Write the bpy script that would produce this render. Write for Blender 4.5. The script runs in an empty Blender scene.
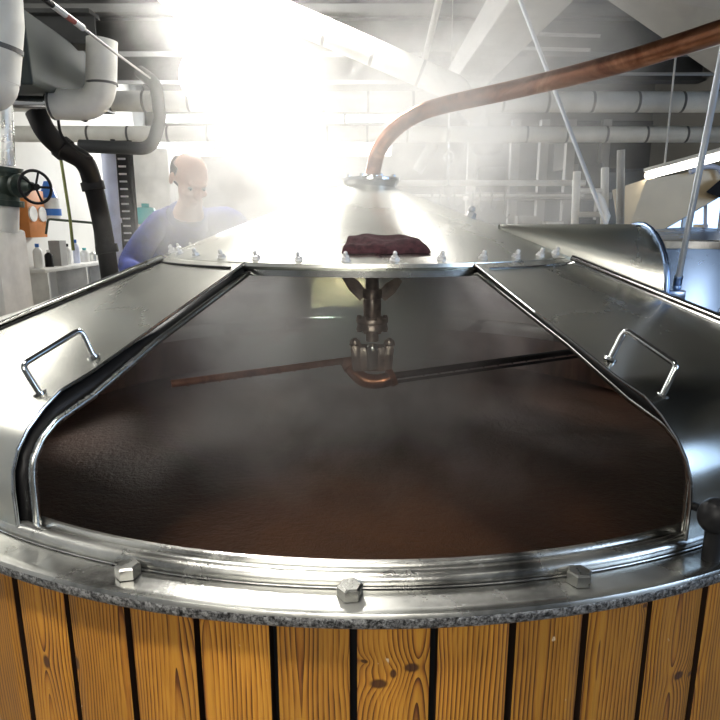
import bpy, bmesh, math, random
from mathutils import Vector, Matrix, Euler
random.seed(7)
PI = math.pi
sin, cos, rad = math.sin, math.cos, math.radians
scene = bpy.context.scene
COL = scene.collection

# ------------------------------------------------------------------ camera
F, TH = 610.0, 0.219
CAM = Vector((-0.0216, -2.2488, 1.5))
cd = bpy.data.cameras.new('camera'); cam = bpy.data.objects.new('camera', cd); COL.objects.link(cam)
cam.location = CAM; cam.rotation_euler = (PI/2 - TH, 0, 0)
cd.sensor_width = 36; cd.lens = 36*F/720; cd.clip_start = 0.05; cd.clip_end = 60
scene.camera = cam

def ray(u, v):
    a = (u-360)/F; b = (360-v)/F
    return Vector((a, cos(TH)+b*sin(TH), -sin(TH)+b*cos(TH)))
def at(u, v, Y):
    """the point at distance Y in front of the camera's spot, seen in direction u, v"""
    d = ray(u, v); return CAM + d*(Y/d.y)
def atz(u, v, z):
    d = ray(u, v); return CAM + d*((z-CAM.z)/d.z)

# ------------------------------------------------------------------ materials
def M(name):
    m = bpy.data.materials.new(name); m.use_nodes = True
    nt = m.node_tree; b = nt.nodes['Principled BSDF']
    return m, nt, b
def N(nt, typ, **kw):
    n = nt.nodes.new(typ)
    for k, v in kw.items():
        if k in n.inputs.keys() if isinstance(k, str) and k[0].isupper() else False: n.inputs[k].default_value = v
        else: setattr(n, k, v)
    return n
def L(nt, a, b): nt.links.new(a, b)
def math_(nt, op, a, b=None, c=None, clamp=False):
    n = nt.nodes.new('ShaderNodeMath'); n.operation = op; n.use_clamp = clamp
    for i, x in enumerate((a, b, c)):
        if x is None: continue
        if isinstance(x, (int, float)): n.inputs[i].default_value = x
        else: nt.links.new(x, n.inputs[i])
    return n.outputs[0]
def ramp(nt, fac, stops):
    n = nt.nodes.new('ShaderNodeValToRGB'); e = n.color_ramp.elements
    while len(e) < len(stops): e.new(0.5)
    for i, (p, c) in enumerate(stops):
        e[i].position = p; e[i].color = tuple(c)+(1,) if len(c) == 3 else c
    nt.links.new(fac, n.inputs[0]); return n.outputs[0]
def noise(nt, vec, scale, detail=4, rough=.55, dist=0):
    n = nt.nodes.new('ShaderNodeTexNoise'); n.inputs['Scale'].default_value = scale
    n.inputs['Detail'].default_value = detail; n.inputs['Roughness'].default_value = rough; n.inputs['Distortion'].default_value = dist
    if vec is not None: nt.links.new(vec, n.inputs['Vector'])
    return n.outputs['Fac']
def mapping(nt, vec, scale=(1, 1, 1), rot=(0, 0, 0)):
    n = nt.nodes.new('ShaderNodeMapping'); n.inputs['Scale'].default_value = scale; n.inputs['Rotation'].default_value = rot
    nt.links.new(vec, n.inputs['Vector']); return n.outputs[0]
def geo_pos(nt):
    return nt.nodes.new('ShaderNodeNewGeometry').outputs['Position']
def bump(nt, b, h, strength=.3, dist=.01):
    n = nt.nodes.new('ShaderNodeBump'); n.inputs['Strength'].default_value = strength; n.inputs['Distance'].default_value = dist
    nt.links.new(h, n.inputs['Height']); nt.links.new(n.outputs[0], b.inputs['Normal'])
def flat(name, col, rough=.5, metal=0, nz=0.12, scale=6, bmp=0):
    m, nt, b = M(name)
    tc = nt.nodes.new('ShaderNodeTexCoord').outputs['Object']
    f = noise(nt, tc, scale, 5)
    lo = [c*(1-nz*1.6) for c in col]; hi = [min(1, c*(1+nz)) for c in col]
    L(nt, ramp(nt, f, [(.3, lo), (.7, hi)]), b.inputs['Base Color'])
    b.inputs['Roughness'].default_value = rough; b.inputs['Metallic'].default_value = metal
    if max(col) < .13: b.inputs['Specular IOR Level'].default_value = .22
    if bmp: bump(nt, b, noise(nt, tc, scale*6, 3), bmp, .004)
    return m
def emis(name, col, s):
    m, nt, b = M(name); b.inputs['Base Color'].default_value = tuple(c*.9 for c in col)+(1,)
    b.inputs['Emission Color'].default_value = tuple(col)+(1,); b.inputs['Emission Strength'].default_value = s
    return m

def steel(name, col=(.56, .57, .55), r0=.16, r1=.38, scale=5, stretch=(1, 1, 1), stain=.5, scratch=.05, metal=1, det=2.5, dis=0):
    m, nt, b = M(name)
    tc = nt.nodes.new('ShaderNodeTexCoord').outputs['Object']
    v = mapping(nt, tc, stretch)
    big = noise(nt, v, scale*.5, det, .5, dis)
    fine = noise(nt, v, scale*7, 4, .7)
    mixv = math_(nt, 'ADD', math_(nt, 'MULTIPLY', big, .88), math_(nt, 'MULTIPLY', fine, .12))
    dk = [c*(1-stain) for c in col]
    L(nt, ramp(nt, mixv, [(.32, dk), (.5, col), (.72, [min(1, c*1.22) for c in col])]), b.inputs['Base Color'])
    mr = nt.nodes.new('ShaderNodeMapRange'); mr.inputs['From Min'].default_value = .3; mr.inputs['From Max'].default_value = .7
    mr.inputs['To Min'].default_value = r0; mr.inputs['To Max'].default_value = r1
    L(nt, mixv, mr.inputs['Value']); L(nt, mr.outputs[0], b.inputs['Roughness'])
    b.inputs['Metallic'].default_value = metal
    br = noise(nt, mapping(nt, tc, (stretch[0]*60, stretch[1]*6, stretch[2]*60)), 3, 2)
    bump(nt, b, math_(nt, 'ADD', br, math_(nt, 'MULTIPLY', big, .8)), scratch, .004)
    return m
STEEL = steel('brushed steel', scratch=.02)
STEEL_LID = steel('worn steel sheet', (.68, .68, .63), .17, .36, 3, stain=.28, scratch=.006)
STEEL_DARK = steel('grimy steel rim', (.60, .60, .57), .16, .44, 9, stain=.82, scratch=.06, metal=.96, det=5, dis=.5)
ZINC = flat('pale zinc', (.80, .80, .80), .35, .35, .1, 30)
BOLT = steel('dull bolt steel', (.34, .34, .32), .2, .4, 20, stain=.4, scratch=.02)
CHROME = steel('polished steel', (.72, .73, .74), .08, .2, 8, stain=.3, scratch=.005)
def rim_speckle():
    m, nt, b = M('speckled rim edge')
    tc = nt.nodes.new('ShaderNodeTexCoord').outputs['Object']
    f = noise(nt, tc, 120, 5, .8)
    L(nt, ramp(nt, f, [(.40, (.03, .03, .03)), (.50, (.22, .22, .22)), (.62, (.6, .6, .6))]), b.inputs['Base Color'])
    b.inputs['Metallic'].default_value = .8; b.inputs['Roughness'].default_value = .38
    bump(nt, b, f, .5, .004); return m
SPECK = rim_speckle()
def copper_mat():
    m, nt, b = M('copper pipe')
    tc = nt.nodes.new('ShaderNodeTexCoord').outputs['Object']
    f = noise(nt, tc, 7, 6, .65, 1.2)
    L(nt, ramp(nt, f, [(.3, (.20, .07, .035)), (.5, (.45, .20, .11)), (.7, (.68, .38, .24))]), b.inputs['Base Color'])
    b.inputs['Metallic'].default_value = 1; b.inputs['Roughness'].default_value = .28
    bump(nt, b, noise(nt, tc, 40, 3), .08, .003); return m
COPPER = copper_mat()
IRON = flat('weathered bronze fitting', (.42, .35, .30), .35, .8, .4, 22, .2)
RUBBER = flat('black rubber', (.012, .012, .013), .45, 0, .2)
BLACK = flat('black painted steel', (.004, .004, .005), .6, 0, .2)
WHITE = flat('white paint', (.78, .78, .76), .5)
LAG = flat('white pipe lagging', (.72, .72, .68), .6, 0, .12, 4, .1)
STRAP = flat('grey strap', (.12, .12, .12), .5)
ALU = steel('aluminium foil lagging', (.75, .75, .73), .15, .4, 14, stain=.4, scratch=.6)
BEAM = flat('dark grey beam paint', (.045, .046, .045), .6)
DUCT = flat('grey green duct', (.04, .05, .05), .6, 0, .1, 3)
PALE = flat('pale grey paint', (.34, .34, .33), .6)
GREENPIPE = flat('olive pipe', (.22, .25, .08), .5)
BLUEW = flat('pale blue pipe', (.62, .67, .85), .4)
BLUE = flat('blue plastic', (.03, .16, .55), .35)
TEAL = flat('teal plastic', (.02, .40, .42), .4)
ORANGE = flat('orange card', (.62, .22, .05), .6)
CREAM = flat('cream enamel', (.78, .64, .42), .35, 0, .08, 3)
STEELBLUE = steel('steel tinted as blue reflection', (.26, .38, .62), .22, .4, 2, stain=.15, scratch=.05)  # reflected blue is put into the base colour
CLOTH = flat('maroon cloth', (.075, .026, .032), .95, 0, .35, 60, .6)
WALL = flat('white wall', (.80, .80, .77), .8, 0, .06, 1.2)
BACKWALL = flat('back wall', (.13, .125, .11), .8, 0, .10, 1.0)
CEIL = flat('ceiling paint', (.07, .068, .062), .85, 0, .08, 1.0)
FLOOR = flat('grey floor', (.16, .155, .145), .5, 0, .2, 1.6)
SKIN = flat('skin', (.70, .47, .38), .5, 0, .06, 9)
SWEAT = flat('blue work sweater', (.012, .028, .20), .85, 0, .25, 30, .3)
TROUS = flat('dark trousers', (.03, .03, .045), .9, 0, .2, 30)
HAIR = flat('short dark hair', (.04, .03, .025), .8, 0, .3, 80, .6)
LAMP = emis('lit tube', (1, .97, .9), 5)
LAMP_SOFT = emis('lit diffuser', (1, .96, .88), 9)
DAY = emis('daylight pane', (.95, .98, 1), 6)
DAYB = emis('blue daylight pane', (.45, .66, 1), 2.2)
DAYL = emis('pale sky pane', (.68, .80, 1), 1.6)

HRAD = .6
KN = [(-23.81, -1.262, .012, .021), (-20.92, -1.234, .009, .020), (.30, -1.165, .021, .013), (2.35, -1.118, .018, .012), (22.0, -1.285, .017, .013),
      (23.2, -1.30, .009, .008), (-11.41, -.992, .007, .006), (-.6, -1.10, .009, .005), (1.2, -1.135, .008, .012), (18.2, -1.02, .008, .006), (8.0, -1.4, .012, .014), (-8, -1.5, .012, .02)]
def wood_mat():
    """staves: UV.x = arc length in metres, UV.y = height; second uv holds a random number per stave"""
    m, nt, b = M('varnished pine staves')
    uv = nt.nodes.new('ShaderNodeUVMap'); uv.uv_map = 'arc'
    rn = nt.nodes.new('ShaderNodeUVMap'); rn.uv_map = 'rand'
    s = nt.nodes.new('ShaderNodeSeparateXYZ'); L(nt, uv.outputs[0], s.inputs[0])
    r = nt.nodes.new('ShaderNodeSeparateXYZ'); L(nt, rn.outputs[0], r.inputs[0])
    x, y = s.outputs[0], s.outputs[1]
    rx, loc = r.outputs[0], r.outputs[1]
    # slow warp
    cmb = nt.nodes.new('ShaderNodeCombineXYZ')
    L(nt, math_(nt, 'MULTIPLY', x, 9), cmb.inputs[0]); L(nt, math_(nt, 'MULTIPLY', y, 1.6), cmb.inputs[1]); L(nt, math_(nt, 'MULTIPLY', rx, 37), cmb.inputs[2])
    warp = noise(nt, cmb.outputs[0], 1.0, 2, .45)
    # knots bend the grain round themselves
    kd = None; km = None
    for (ph, z, a, c) in KN:
        kx = rad(ph)*1.44; kz = 1.5+z*HRAD
        dx = math_(nt, 'DIVIDE', math_(nt, 'SUBTRACT', x, kx), a*1.35); dy = math_(nt, 'DIVIDE', math_(nt, 'SUBTRACT', y, kz), c*1.35)
        d2 = math_(nt, 'ADD', math_(nt, 'MULTIPLY', dx, dx), math_(nt, 'MULTIPLY', dy, dy))
        d = math_(nt, 'SQRT', d2)
        e = math_(nt, 'DIVIDE', 1.0, math_(nt, 'ADD', 1.0, math_(nt, 'MULTIPLY', d2, .6)))
        k = math_(nt, 'SUBTRACT', 1.0, math_(nt, 'MULTIPLY', d, 1.7), clamp=True)
        kd = e if kd is None else math_(nt, 'ADD', kd, e)
        km = k if km is None else math_(nt, 'MAXIMUM', km, k)
    # cathedral: parabola around the stave's centre
    q_ = math_(nt, 'SUBTRACT', loc, math_(nt, 'SUBTRACT', math_(nt, 'MULTIPLY', math_(nt, 'FRACT', math_(nt, 'MULTIPLY', rx, 7.3)), 2.6), 1.3))
    bow = math_(nt, 'SQRT', math_(nt, 'ADD', math_(nt, 'MULTIPLY', q_, q_), .012))
    ph = math_(nt, 'ADD', math_(nt, 'ADD', math_(nt, 'MULTIPLY', warp, 5.5), math_(nt, 'MULTIPLY', kd, 1.5)),
               math_(nt, 'ADD', math_(nt, 'MULTIPLY', bow, 7.5), math_(nt, 'ADD', math_(nt, 'MULTIPLY', y, 2.2), math_(nt, 'MULTIPLY', rx, 17))))
    ring = math_(nt, 'FRACT', ph)
    amp = noise(nt, cmb.outputs[0], 3.1, 3, .6)
    late = math_(nt, 'MULTIPLY', math_(nt, 'POWER', ring, 2.2), math_(nt, 'MULTIPLY', math_(nt, 'SUBTRACT', amp, .20), 2.7, clamp=True))
    cm2 = nt.nodes.new('ShaderNodeCombineXYZ')
    L(nt, math_(nt, 'MULTIPLY', x, 420), cm2.inputs[0]); L(nt, math_(nt, 'MULTIPLY', y, 14), cm2.inputs[1]); L(nt, rx, cm2.inputs[2])
    fib = noise(nt, cm2.outputs[0], 1.0, 3, .6)
    g = math_(nt, 'ADD', late, math_(nt, 'MULTIPLY', math_(nt, 'SUBTRACT', fib, .5), .7))
    c = ramp(nt, g, [(.0, (.46, .215, .025)), (.30, (.34, .13, .013)), (.65, (.12, .034, .005)), (1., (.05, .013, .003))])
    # blotches and tone per stave
    tone = math_(nt, 'ADD', .72, math_(nt, 'MULTIPLY', rx, .45))
    blot = noise(nt, cmb.outputs[0], 2.2, 4, .6)
    tone = math_(nt, 'MULTIPLY', tone, math_(nt, 'ADD', .62, math_(nt, 'MULTIPLY', blot, .75)))
    mx = nt.nodes.new('ShaderNodeVectorMath'); mx.operation = 'SCALE'; L(nt, c, mx.inputs[0]); L(nt, tone, mx.inputs['Scale'])
    mk = nt.nodes.new('ShaderNodeMix'); mk.data_type = 'RGBA'; L(nt, math_(nt, 'MULTIPLY', math_(nt, 'MULTIPLY', km, 2.6, clamp=True), .9), mk.inputs[0])
    L(nt, mx.outputs[0], mk.inputs[6]); mk.inputs[7].default_value = (.035, .010, .004, 1)
    # pale paint specks
    sp = noise(nt, mapping(nt, nt.nodes.new('ShaderNodeTexCoord').outputs['Object'], (1, 1, .8)), 75, 2, .5)
    spm = math_(nt, 'MULTIPLY', math_(nt, 'SUBTRACT', sp, .755), 14, clamp=True)
    mk2 = nt.nodes.new('ShaderNodeMix'); mk2.data_type = 'RGBA'; L(nt, spm, mk2.inputs[0]); L(nt, mk.outputs[2], mk2.inputs[6]); mk2.inputs[7].default_value = (.62, .50, .36, 1)
    L(nt, mk2.outputs[2], b.inputs['Base Color'])
    b.inputs['Roughness'].default_value = .42
    b.inputs['Coat Weight'].default_value = .25; b.inputs['Coat Roughness'].default_value = .3
    bump(nt, b, g, .25, .0015)
    return m
WOOD = wood_mat()
def mash_mat():
    m, nt, b = M('brown mash')
    p = geo_pos(nt)
    f = noise(nt, p, 2.2, 6, .6, .6); g = noise(nt, p, 55, 4, .7)
    L(nt, ramp(nt, math_(nt, 'ADD', math_(nt, 'MULTIPLY', f, .7), math_(nt, 'MULTIPLY', g, .3)), [(.3, (.013, .005, .002)), (.5, (.038, .015, .007)), (.72, (.085, .038, .018))]), b.inputs['Base Color'])
    b.inputs['Roughness'].default_value = .42
    bump(nt, b, math_(nt, 'ADD', g, math_(nt, 'MULTIPLY', f, 2)), .5, .01); return m
MASH = mash_mat()
def inner_mat():
    m, nt, b = M('stained inner wall')
    p = geo_pos(nt)
    f = noise(nt, mapping(nt, p, (6, 6, .8)), 2, 5, .6)
    L(nt, ramp(nt, f, [(.3, (.06, .028, .016)), (.6, (.17, .09, .06)), (.8, (.25, .16, .11))]), b.inputs['Base Color'])
    b.inputs['Metallic'].default_value = .35; b.inputs['Roughness'].default_value = .45; return m
INNER = inner_mat()

# ------------------------------------------------------------------ mesh helpers
def link(name, bm, mats, parent=None, smooth=True, auto=40):
    me = bpy.data.meshes.new(name); bmesh.ops.recalc_face_normals(bm, faces=bm.faces[:]); bm.to_mesh(me); bm.free()
    for m in (mats if isinstance(mats, (list, tuple)) else [mats]): me.materials.append(m)
    if smooth:
        me.polygons.foreach_set('use_smooth', [True]*len(me.polygons))
        if auto: me.set_sharp_from_angle(angle=rad(auto))
    o = bpy.data.objects.new(name, me); COL.objects.link(o)
    if parent is not None: o.parent = parent; o.matrix_parent_inverse = parent.matrix_world.inverted()
    return o
def empty(name, loc=(0, 0, 0)):
    o = bpy.data.objects.new(name, None); COL.objects.link(o); o.empty_display_size = .1
    o.location = loc; o.matrix_world = Matrix.Translation(Vector(loc)); return o
def tag(o, label=None, cat=None, group=None, kind=None):
    if label: o['label'] = label
    if cat: o['category'] = cat
    if group: o['group'] = group
    if kind: o['kind'] = kind
    return o
def B(): return bmesh.new()
def box(bm, c, s, rot=None, bev=0, mat=0):
    """box of full size s around c"""
    r = bmesh.ops.create_cube(bm, size=1); vs = r['verts']
    m = Matrix.Translation(Vector(c)) @ (rot.to_4x4() if rot is not None else Matrix()) @ Matrix.Diagonal(Vector(s)).to_4x4()
    bmesh.ops.transform(bm, matrix=m, verts=vs)
    fs = {f for v in vs for f in v.link_faces}
    for f in fs: f.material_index = mat
    if bev:
        es = list({e for v in vs for e in v.link_edges})
        rr = bmesh.ops.bevel(bm, geom=es, offset=bev, segments=2, affect='EDGES', profile=.5)
        for f in rr['faces']: f.material_index = mat
def frame_of(d):
    d = Vector(d).normalized()
    return d.to_track_quat('Z', 'Y').to_matrix()
def cyl(bm, a, b, r, r2=None, seg=20, mat=0, cap=True):
    a, b = Vector(a), Vector(b); d = b-a
    rr = bmesh.ops.create_cone(bm, cap_ends=cap, segments=seg, radius1=r, radius2=r if r2 is None else r2, depth=d.length)
    bmesh.ops.transform(bm, matrix=Matrix.Translation((a+b)/2) @ frame_of(d).to_4x4(), verts=rr['verts'])
    for f in {f for v in rr['verts'] for f in v.link_faces}: f.material_index = mat
def sphere(bm, c, s, seg=20, rot=None, mat=0):
    rr = bmesh.ops.create_uvsphere(bm, u_segments=seg, v_segments=max(6, seg//2), radius=1)
    if isinstance(s, (int, float)): s = (s, s, s)
    bmesh.ops.transform(bm, matrix=Matrix.Translation(Vector(c)) @ (rot.to_4x4() if rot is not None else Matrix()) @ Matrix.Diagonal(Vector(s)).to_4x4(), verts=rr['verts'])
    for f in {f for v in rr['verts'] for f in v.link_faces}: f.material_index = mat
def lathe(bm, prof, a0=0, a1=360, seg=96, c=(0, 0, 0), closed_prof=False, mat=0, caps=False, axis=None):
    """prof: (r, z) list; angle phi measured from -y towards +x; returns nothing"""
    full = abs(a1-a0) >= 359.9
    n = seg if full else seg+1
    rot = frame_of(axis) if axis is not None else None
    rings = []
    for i in range(n):
        ph = rad(a0+(a1-a0)*i/seg)
        row = []
        for r, z in prof:
            p = Vector((r*sin(ph), -r*cos(ph), z))
            if rot is not None: p = rot @ p
            row.append(bm.verts.new(p+Vector(c)))
        rings.append(row)
    m = len(prof)
    for i in range(n if full else n-1):
        A, Bq = rings[i], rings[(i+1) % n]
        for j in range(m if closed_prof else m-1):
            k = (j+1) % m
            f = bm.faces.new((A[j], Bq[j], Bq[k], A[k])); f.material_index = mat
    if caps and not full and closed_prof:
        bm.faces.new(rings[0]).material_index = mat; bm.faces.new(list(reversed(rings[-1]))).material_index = mat
    if full: bmesh.ops.remove_doubles(bm, verts=bm.verts[:], dist=1e-6)
def tube(bm, pts, r, seg=12, closed=False, mat=0, cap=True, sec=None):
    """sweep a circle (or the 2-D section sec) along pts; r number or list"""
    pts = [Vector(p) for p in pts]; n = len(pts)
    T = []
    for i in range(n):
        a = pts[(i-1) % n] if (closed or i > 0) else pts[i]; b = pts[(i+1) % n] if (closed or i < n-1) else pts[i]
        T.append((b-a).normalized())
    up = Vector((0, 0, 1)) if abs(T[0].z) < .9 else Vector((1, 0, 0))
    nrm = (up - T[0]*up.dot(T[0])).normalized()
    rows = []
    for i in range(n):
        nrm = (nrm - T[i]*nrm.dot(T[i])).normalized(); bn = T[i].cross(nrm)
        rr = r[i] if isinstance(r, (list, tuple)) else r
        if sec: row = [bm.verts.new(pts[i]+nrm*sy+bn*sx) for sx, sy in sec]
        else: row = [bm.verts.new(pts[i]+(nrm*cos(2*PI*k/seg)+bn*sin(2*PI*k/seg))*rr) for k in range(seg)]
        rows.append(row)
    s = len(rows[0])
    for i in range(n if closed else n-1):
        A, C = rows[i], rows[(i+1) % n]
        for k in range(s):
            bm.faces.new((A[k], A[(k+1) % s], C[(k+1) % s], C[k])).material_index = mat
    if cap and not closed:
        bm.faces.new(rows[0]).material_index = mat; bm.faces.new(list(reversed(rows[-1]))).material_index = mat
def fillet(pts, r, n=6):
    pts = [Vector(p) for p in pts]; out = [pts[0]]
    for i in range(1, len(pts)-1):
        a, p, b = pts[i-1], pts[i], pts[i+1]
        d1 = (a-p).normalized(); d2 = (b-p).normalized()
        ang = d1.angle(d2); t = min(r/math.tan(ang/2), (a-p).length*.49, (b-p).length*.49)
        s, e = p+d1*t, p+d2*t
        for k in range(n+1):
            q = k/n; out.append(s.lerp(p, q).lerp(p.lerp(e, q), q))
    out.append(pts[-1]); return out
def smooth_pts(pts, sub=6):
    pts = [Vector(p) for p in pts]; out = []
    n = len(pts)
    for i in range(n-1):
        p0 = pts[max(i-1, 0)]; p1 = pts[i]; p2 = pts[i+1]; p3 = pts[min(i+2, n-1)]
        for k in range(sub):
            t = k/sub
            out.append(.5*((2*p1)+(p2-p0)*t+(2*p0-5*p1+4*p2-p3)*t*t+(3*p1-p0-3*p2+p3)*t**3))
    out.append(pts[-1]); return out
def hexbolt(bm, c, n, r, h, washer=True, seg=6, a=0):
    c = Vector(c); n = Vector(n).normalized(); fr = frame_of(n)
    if washer: cyl(bm, c-n*.001, c+n*.0022, r*1.25, seg=20)
    rr = bmesh.ops.create_cone(bm, cap_ends=True, segments=seg, radius1=r, radius2=r, depth=h)
    bmesh.ops.rotate(bm, verts=rr['verts'], matrix=Matrix.Rotation(a, 3, 'Z'))
    bmesh.ops.transform(bm, matrix=Matrix.Translation(c+n*(h/2+.002)) @ fr.to_4x4(), verts=rr['verts'])
    top = [f for f in {f for v in rr['verts'] for f in v.link_faces} if len(f.verts) == seg and f.calc_center_median().dot(n) > (c+n*(h/2+.002)).dot(n)]
    if top: bmesh.ops.bevel(bm, geom=list(top[0].edges), offset=r*.14, segments=1, affect='EDGES')
def pol(r, ph, z):
    ph = rad(ph); return Vector((r*sin(ph), -r*cos(ph), z))

# ------------------------------------------------------------------ the mash tun
EZ = 1.5
def Z(zh): return EZ+HRAD*zh
def cone_z(r): return EZ + HRAD*.270 - .377*r
PHL, PHR, HINGE = -27.9, 23.4, 60.0
tun = empty('mash_tun', (0, 0, 0))
tag(tun, 'large round mash tun clad in varnished pine staves with a conical steel lid', 'mash tun')

# wooden staves: one cladding mesh
bm = B(); uvl = bm.loops.layers.uv.new('arc'); rnl = bm.loops.layers.uv.new('rand')
RW = 1.432; step = 5.0; p0 = -1.28
zt = Z(-.985)
for i in range(72):
    a0 = p0+i*step-step; a1 = a0+step
    gap = .24 if i % 1 == 0 else 0
    aa, ab = a0+gap, a1-gap
    rv = random.random(); dr = random.uniform(-.0015, .0015)
    rs = []
    nn = 6
    for k in range(nn+1):
        ph = aa+(ab-aa)*k/nn
        loc = (k/nn)*2-1
        rr = RW+dr-(.004 if k in (0, nn) else 0)
        rs.append((ph, loc, rr))
    zs = (.02, .3, .6, zt)
    grid = [[bm.verts.new(pol(rr, ph, z)) for z in zs] for ph, loc, rr in rs]
    inn = [[bm.verts.new(pol(RW-.028, ph, z)) for z in (zs[0], zs[-1])] for ph, loc, rr in (rs[0], rs[-1])]
    def setuv(f, phs, locs, zz):
        for lp, p, l, z in zip(f.loops, phs, locs, zz):
            q = p if p < 180 else p-360
            lp[uvl].uv = (rad(q)*1.44, z); lp[rnl].uv = (rv, l)
    for k in range(nn):
        for j in range(3):
            f = bm.faces.new((grid[k][j], grid[k+1][j], grid[k+1][j+1], grid[k][j+1]))
            setuv(f, (rs[k][0], rs[k+1][0], rs[k+1][0], rs[k][0]), (rs[k][1], rs[k+1][1], rs[k+1][1], rs[k][1]), (zs[j], zs[j], zs[j+1], zs[j+1]))
    for side, g, s in ((0, grid[0], -1), (1, grid[-1], 1)):
        f = bm.faces.new((inn[side][0], inn[side][1], g[3], g[2], g[1], g[0])); f.material_index = 1
        ph = rs[0][0] if side == 0 else rs[-1][0]
        setuv(f, (ph,)*6, (s,)*6, (zs[0], zs[3], zs[3], zs[2], zs[1], zs[0]))
me_wood = link('stave_cladding', bm, [WOOD, flat('dark stave joint', (.02, .009, .004), .9)], tun, smooth=False)
bm = B(); lathe(bm, [(1.398, .0), (1.406, .0), (1.406, zt+.01), (1.398, zt+.01)], closed_prof=True, seg=120); link('backing_shell', bm, BLACK, tun)

# rim: flange plate, bead and inner lip as a single lathed ring
bm = B()
zf = Z(-.935)
prof = [(1.440, zf-.027), (1.452, zf-.026), (1.455, zf-.022), (1.455, zf-.007), (1.452, zf-.001), (1.446, zf+.0015), (1.436, zf+.0005), (1.41, zf+.001), (1.391, zf+.002)]
lathe(bm, prof[:4], seg=180, mat=1); lathe(bm, prof[3:], seg=180, mat=0)
bead = [(1.391, zf+.002)]+[(1.3745+.0165*cos(a), zf+.009+.0165*sin(a)) for a in [rad(x) for x in range(-20, 200, 20)]]+[(1.358, zf+.006)]
lathe(bm, bead, seg=180)
lathe(bm, [(1.358, zf+.006), (1.352, zf+.006), (1.350, zf+.016), (1.345, zf+.021), (1.338, zf+.021), (1.334, zf+.014), (1.334, zf-.01), (1.338, zf-.03), (1.345, zf-.06)], seg=180)
lathe(bm, [(1.345, zf-.06), (1.440, zf-.027)], seg=180, mat=1)
for r_ in (1.3925, 1.3575): lathe(bm, [(r_-.0022, zf+.0066 if r_ < 1.38 else zf+.0016), (r_+.0022, zf+.0066 if r_ < 1.38 else zf+.0034)], seg=180, mat=2)  # black strips put in as the shadow lines beside the bead
rim = link('rim_flange', bm, [STEEL_DARK, SPECK, RUBBER], tun)
for k in range(24):
    ph = -1.4-15.1+15*k
    bm = B(); hexbolt(bm, pol(1.410, ph, zf), (0, 0, 1), .0205, .020, washer=False, a=rad(ph)+k*.7); link('rim_bolt', bm, BOLT, rim)
# inner wall and floor of the vessel
bm = B(); lathe(bm, [(1.340, zf-.02), (1.340, .12), (0.001, .10)], seg=120); link('inner_vessel', bm, INNER, tun)
bm = B(); lathe(bm, [(1.30, zf-.06)] and [(1.343, zf+.0), (1.352, zf-.0)], seg=90); link('inner_lip_seal', bm, RUBBER, tun)

# cover profile: cone, shoulder, skirt (metres)
def cover_prof(off=0.0, r_in=.690):
    P = [(r, cone_z(r)) for r in (r_in, .8, .95, 1.1, 1.2)]
    P += [(1.270, Z(-.518)), (1.310, Z(-.560)), (1.345, Z(-.612)), (1.368, Z(-.665)), (1.382, Z(-.725)), (1.386, Z(-.79)), (1.386, Z(-.905))]
    if off:
        Q = []
        for i, (r, z) in enumerate(P):
            a = P[max(i-1, 0)]; b = P[min(i+1, len(P)-1)]
            t = Vector((b[0]-a[0], b[1]-a[1])).normalized(); nn = Vector((t.y, -t.x))   # inwards
            if nn.x > 0 and nn.y > 0: nn = -nn
            nn = Vector((-abs(t.y), -abs(t.x)))
            Q.append((r+nn.x*off, z+nn.y*off))
        return Q
    return P
def shell(name, a0, a1, th, mat, parent, seg, prof=None, lift=0):
    P = prof or cover_prof(); Q = cover_prof(th) if prof is None else [(r-th*.3, z-th) for r, z in prof]
    P = [(r, z+lift) for r, z in P]; Q = [(r, z+lift) for r, z in Q]
    bm = B(); lathe(bm, P+list(reversed(Q)), a0, a1, seg, closed_prof=True, caps=True)
    return link(name, bm, mat, parent, auto=50)
# rear covers (60..300) with the open sector on the right and an open port at the back
P = cover_prof()
def ring_part(a0, a1, prof, seg=12): shell('rear_cover', a0, a1, .004, STEEL_LID, tun, seg, prof=prof)
hatch_out = [(1.12, cone_z(1.12)), (1.2, cone_z(1.2))]+P[5:]
hatch_in = [(.690, cone_z(.69)), (.74, cone_z(.74))]
shell('rear_cover', HINGE+.3, 104, .004, STEEL_LID, tun, 26)
for a0, a1 in ((104, 152), (206, 258)): ring_part(a0, a1, hatch_out, 26); ring_part(a0, a1, hatch_in, 26)
shell('rear_cover', 152, 178.5, .004, STEEL_LID, tun, 12)
shell('rear_cover', 193, 206, .004, STEEL_LID, tun, 8)
shell('rear_cover', 258, 360-HINGE-.3, .004, STEEL_LID, tun, 26)
shell('rear_cover', 178.5, 193, .004, STEEL_LID, tun, 10, prof=P[:4])
bm = B(); lathe(bm, [(1.386, Z(-.80)), (1.386, Z(-.905)), (1.382, Z(-.905)), (1.382, Z(-.80))], 178.5, 193, 10, closed_prof=True, caps=True); link('port_sill', bm, STEEL, tun)

# the fixed dome in the middle
bm = B()
rc = .060
domeP = [(rc, cone_z(rc)+.003)]+[(r, cone_z(r)+.003) for r in (.1, .2, .3, .4, .5, .6, .655)]+[(.668, cone_z(.668)+.004), (.700, cone_z(.70)+.004), (.702, cone_z(.70)-.006), (.69, cone_z(.70)-.016), (.66, cone_z(.66)-.010)]
lathe(bm, domeP+[(r, cone_z(r)-.004) for r in (.6, .4, .2, rc)], seg=144, closed_prof=True)
dome = link('dome_cover', bm, STEEL_LID, tun, auto=50)
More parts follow.
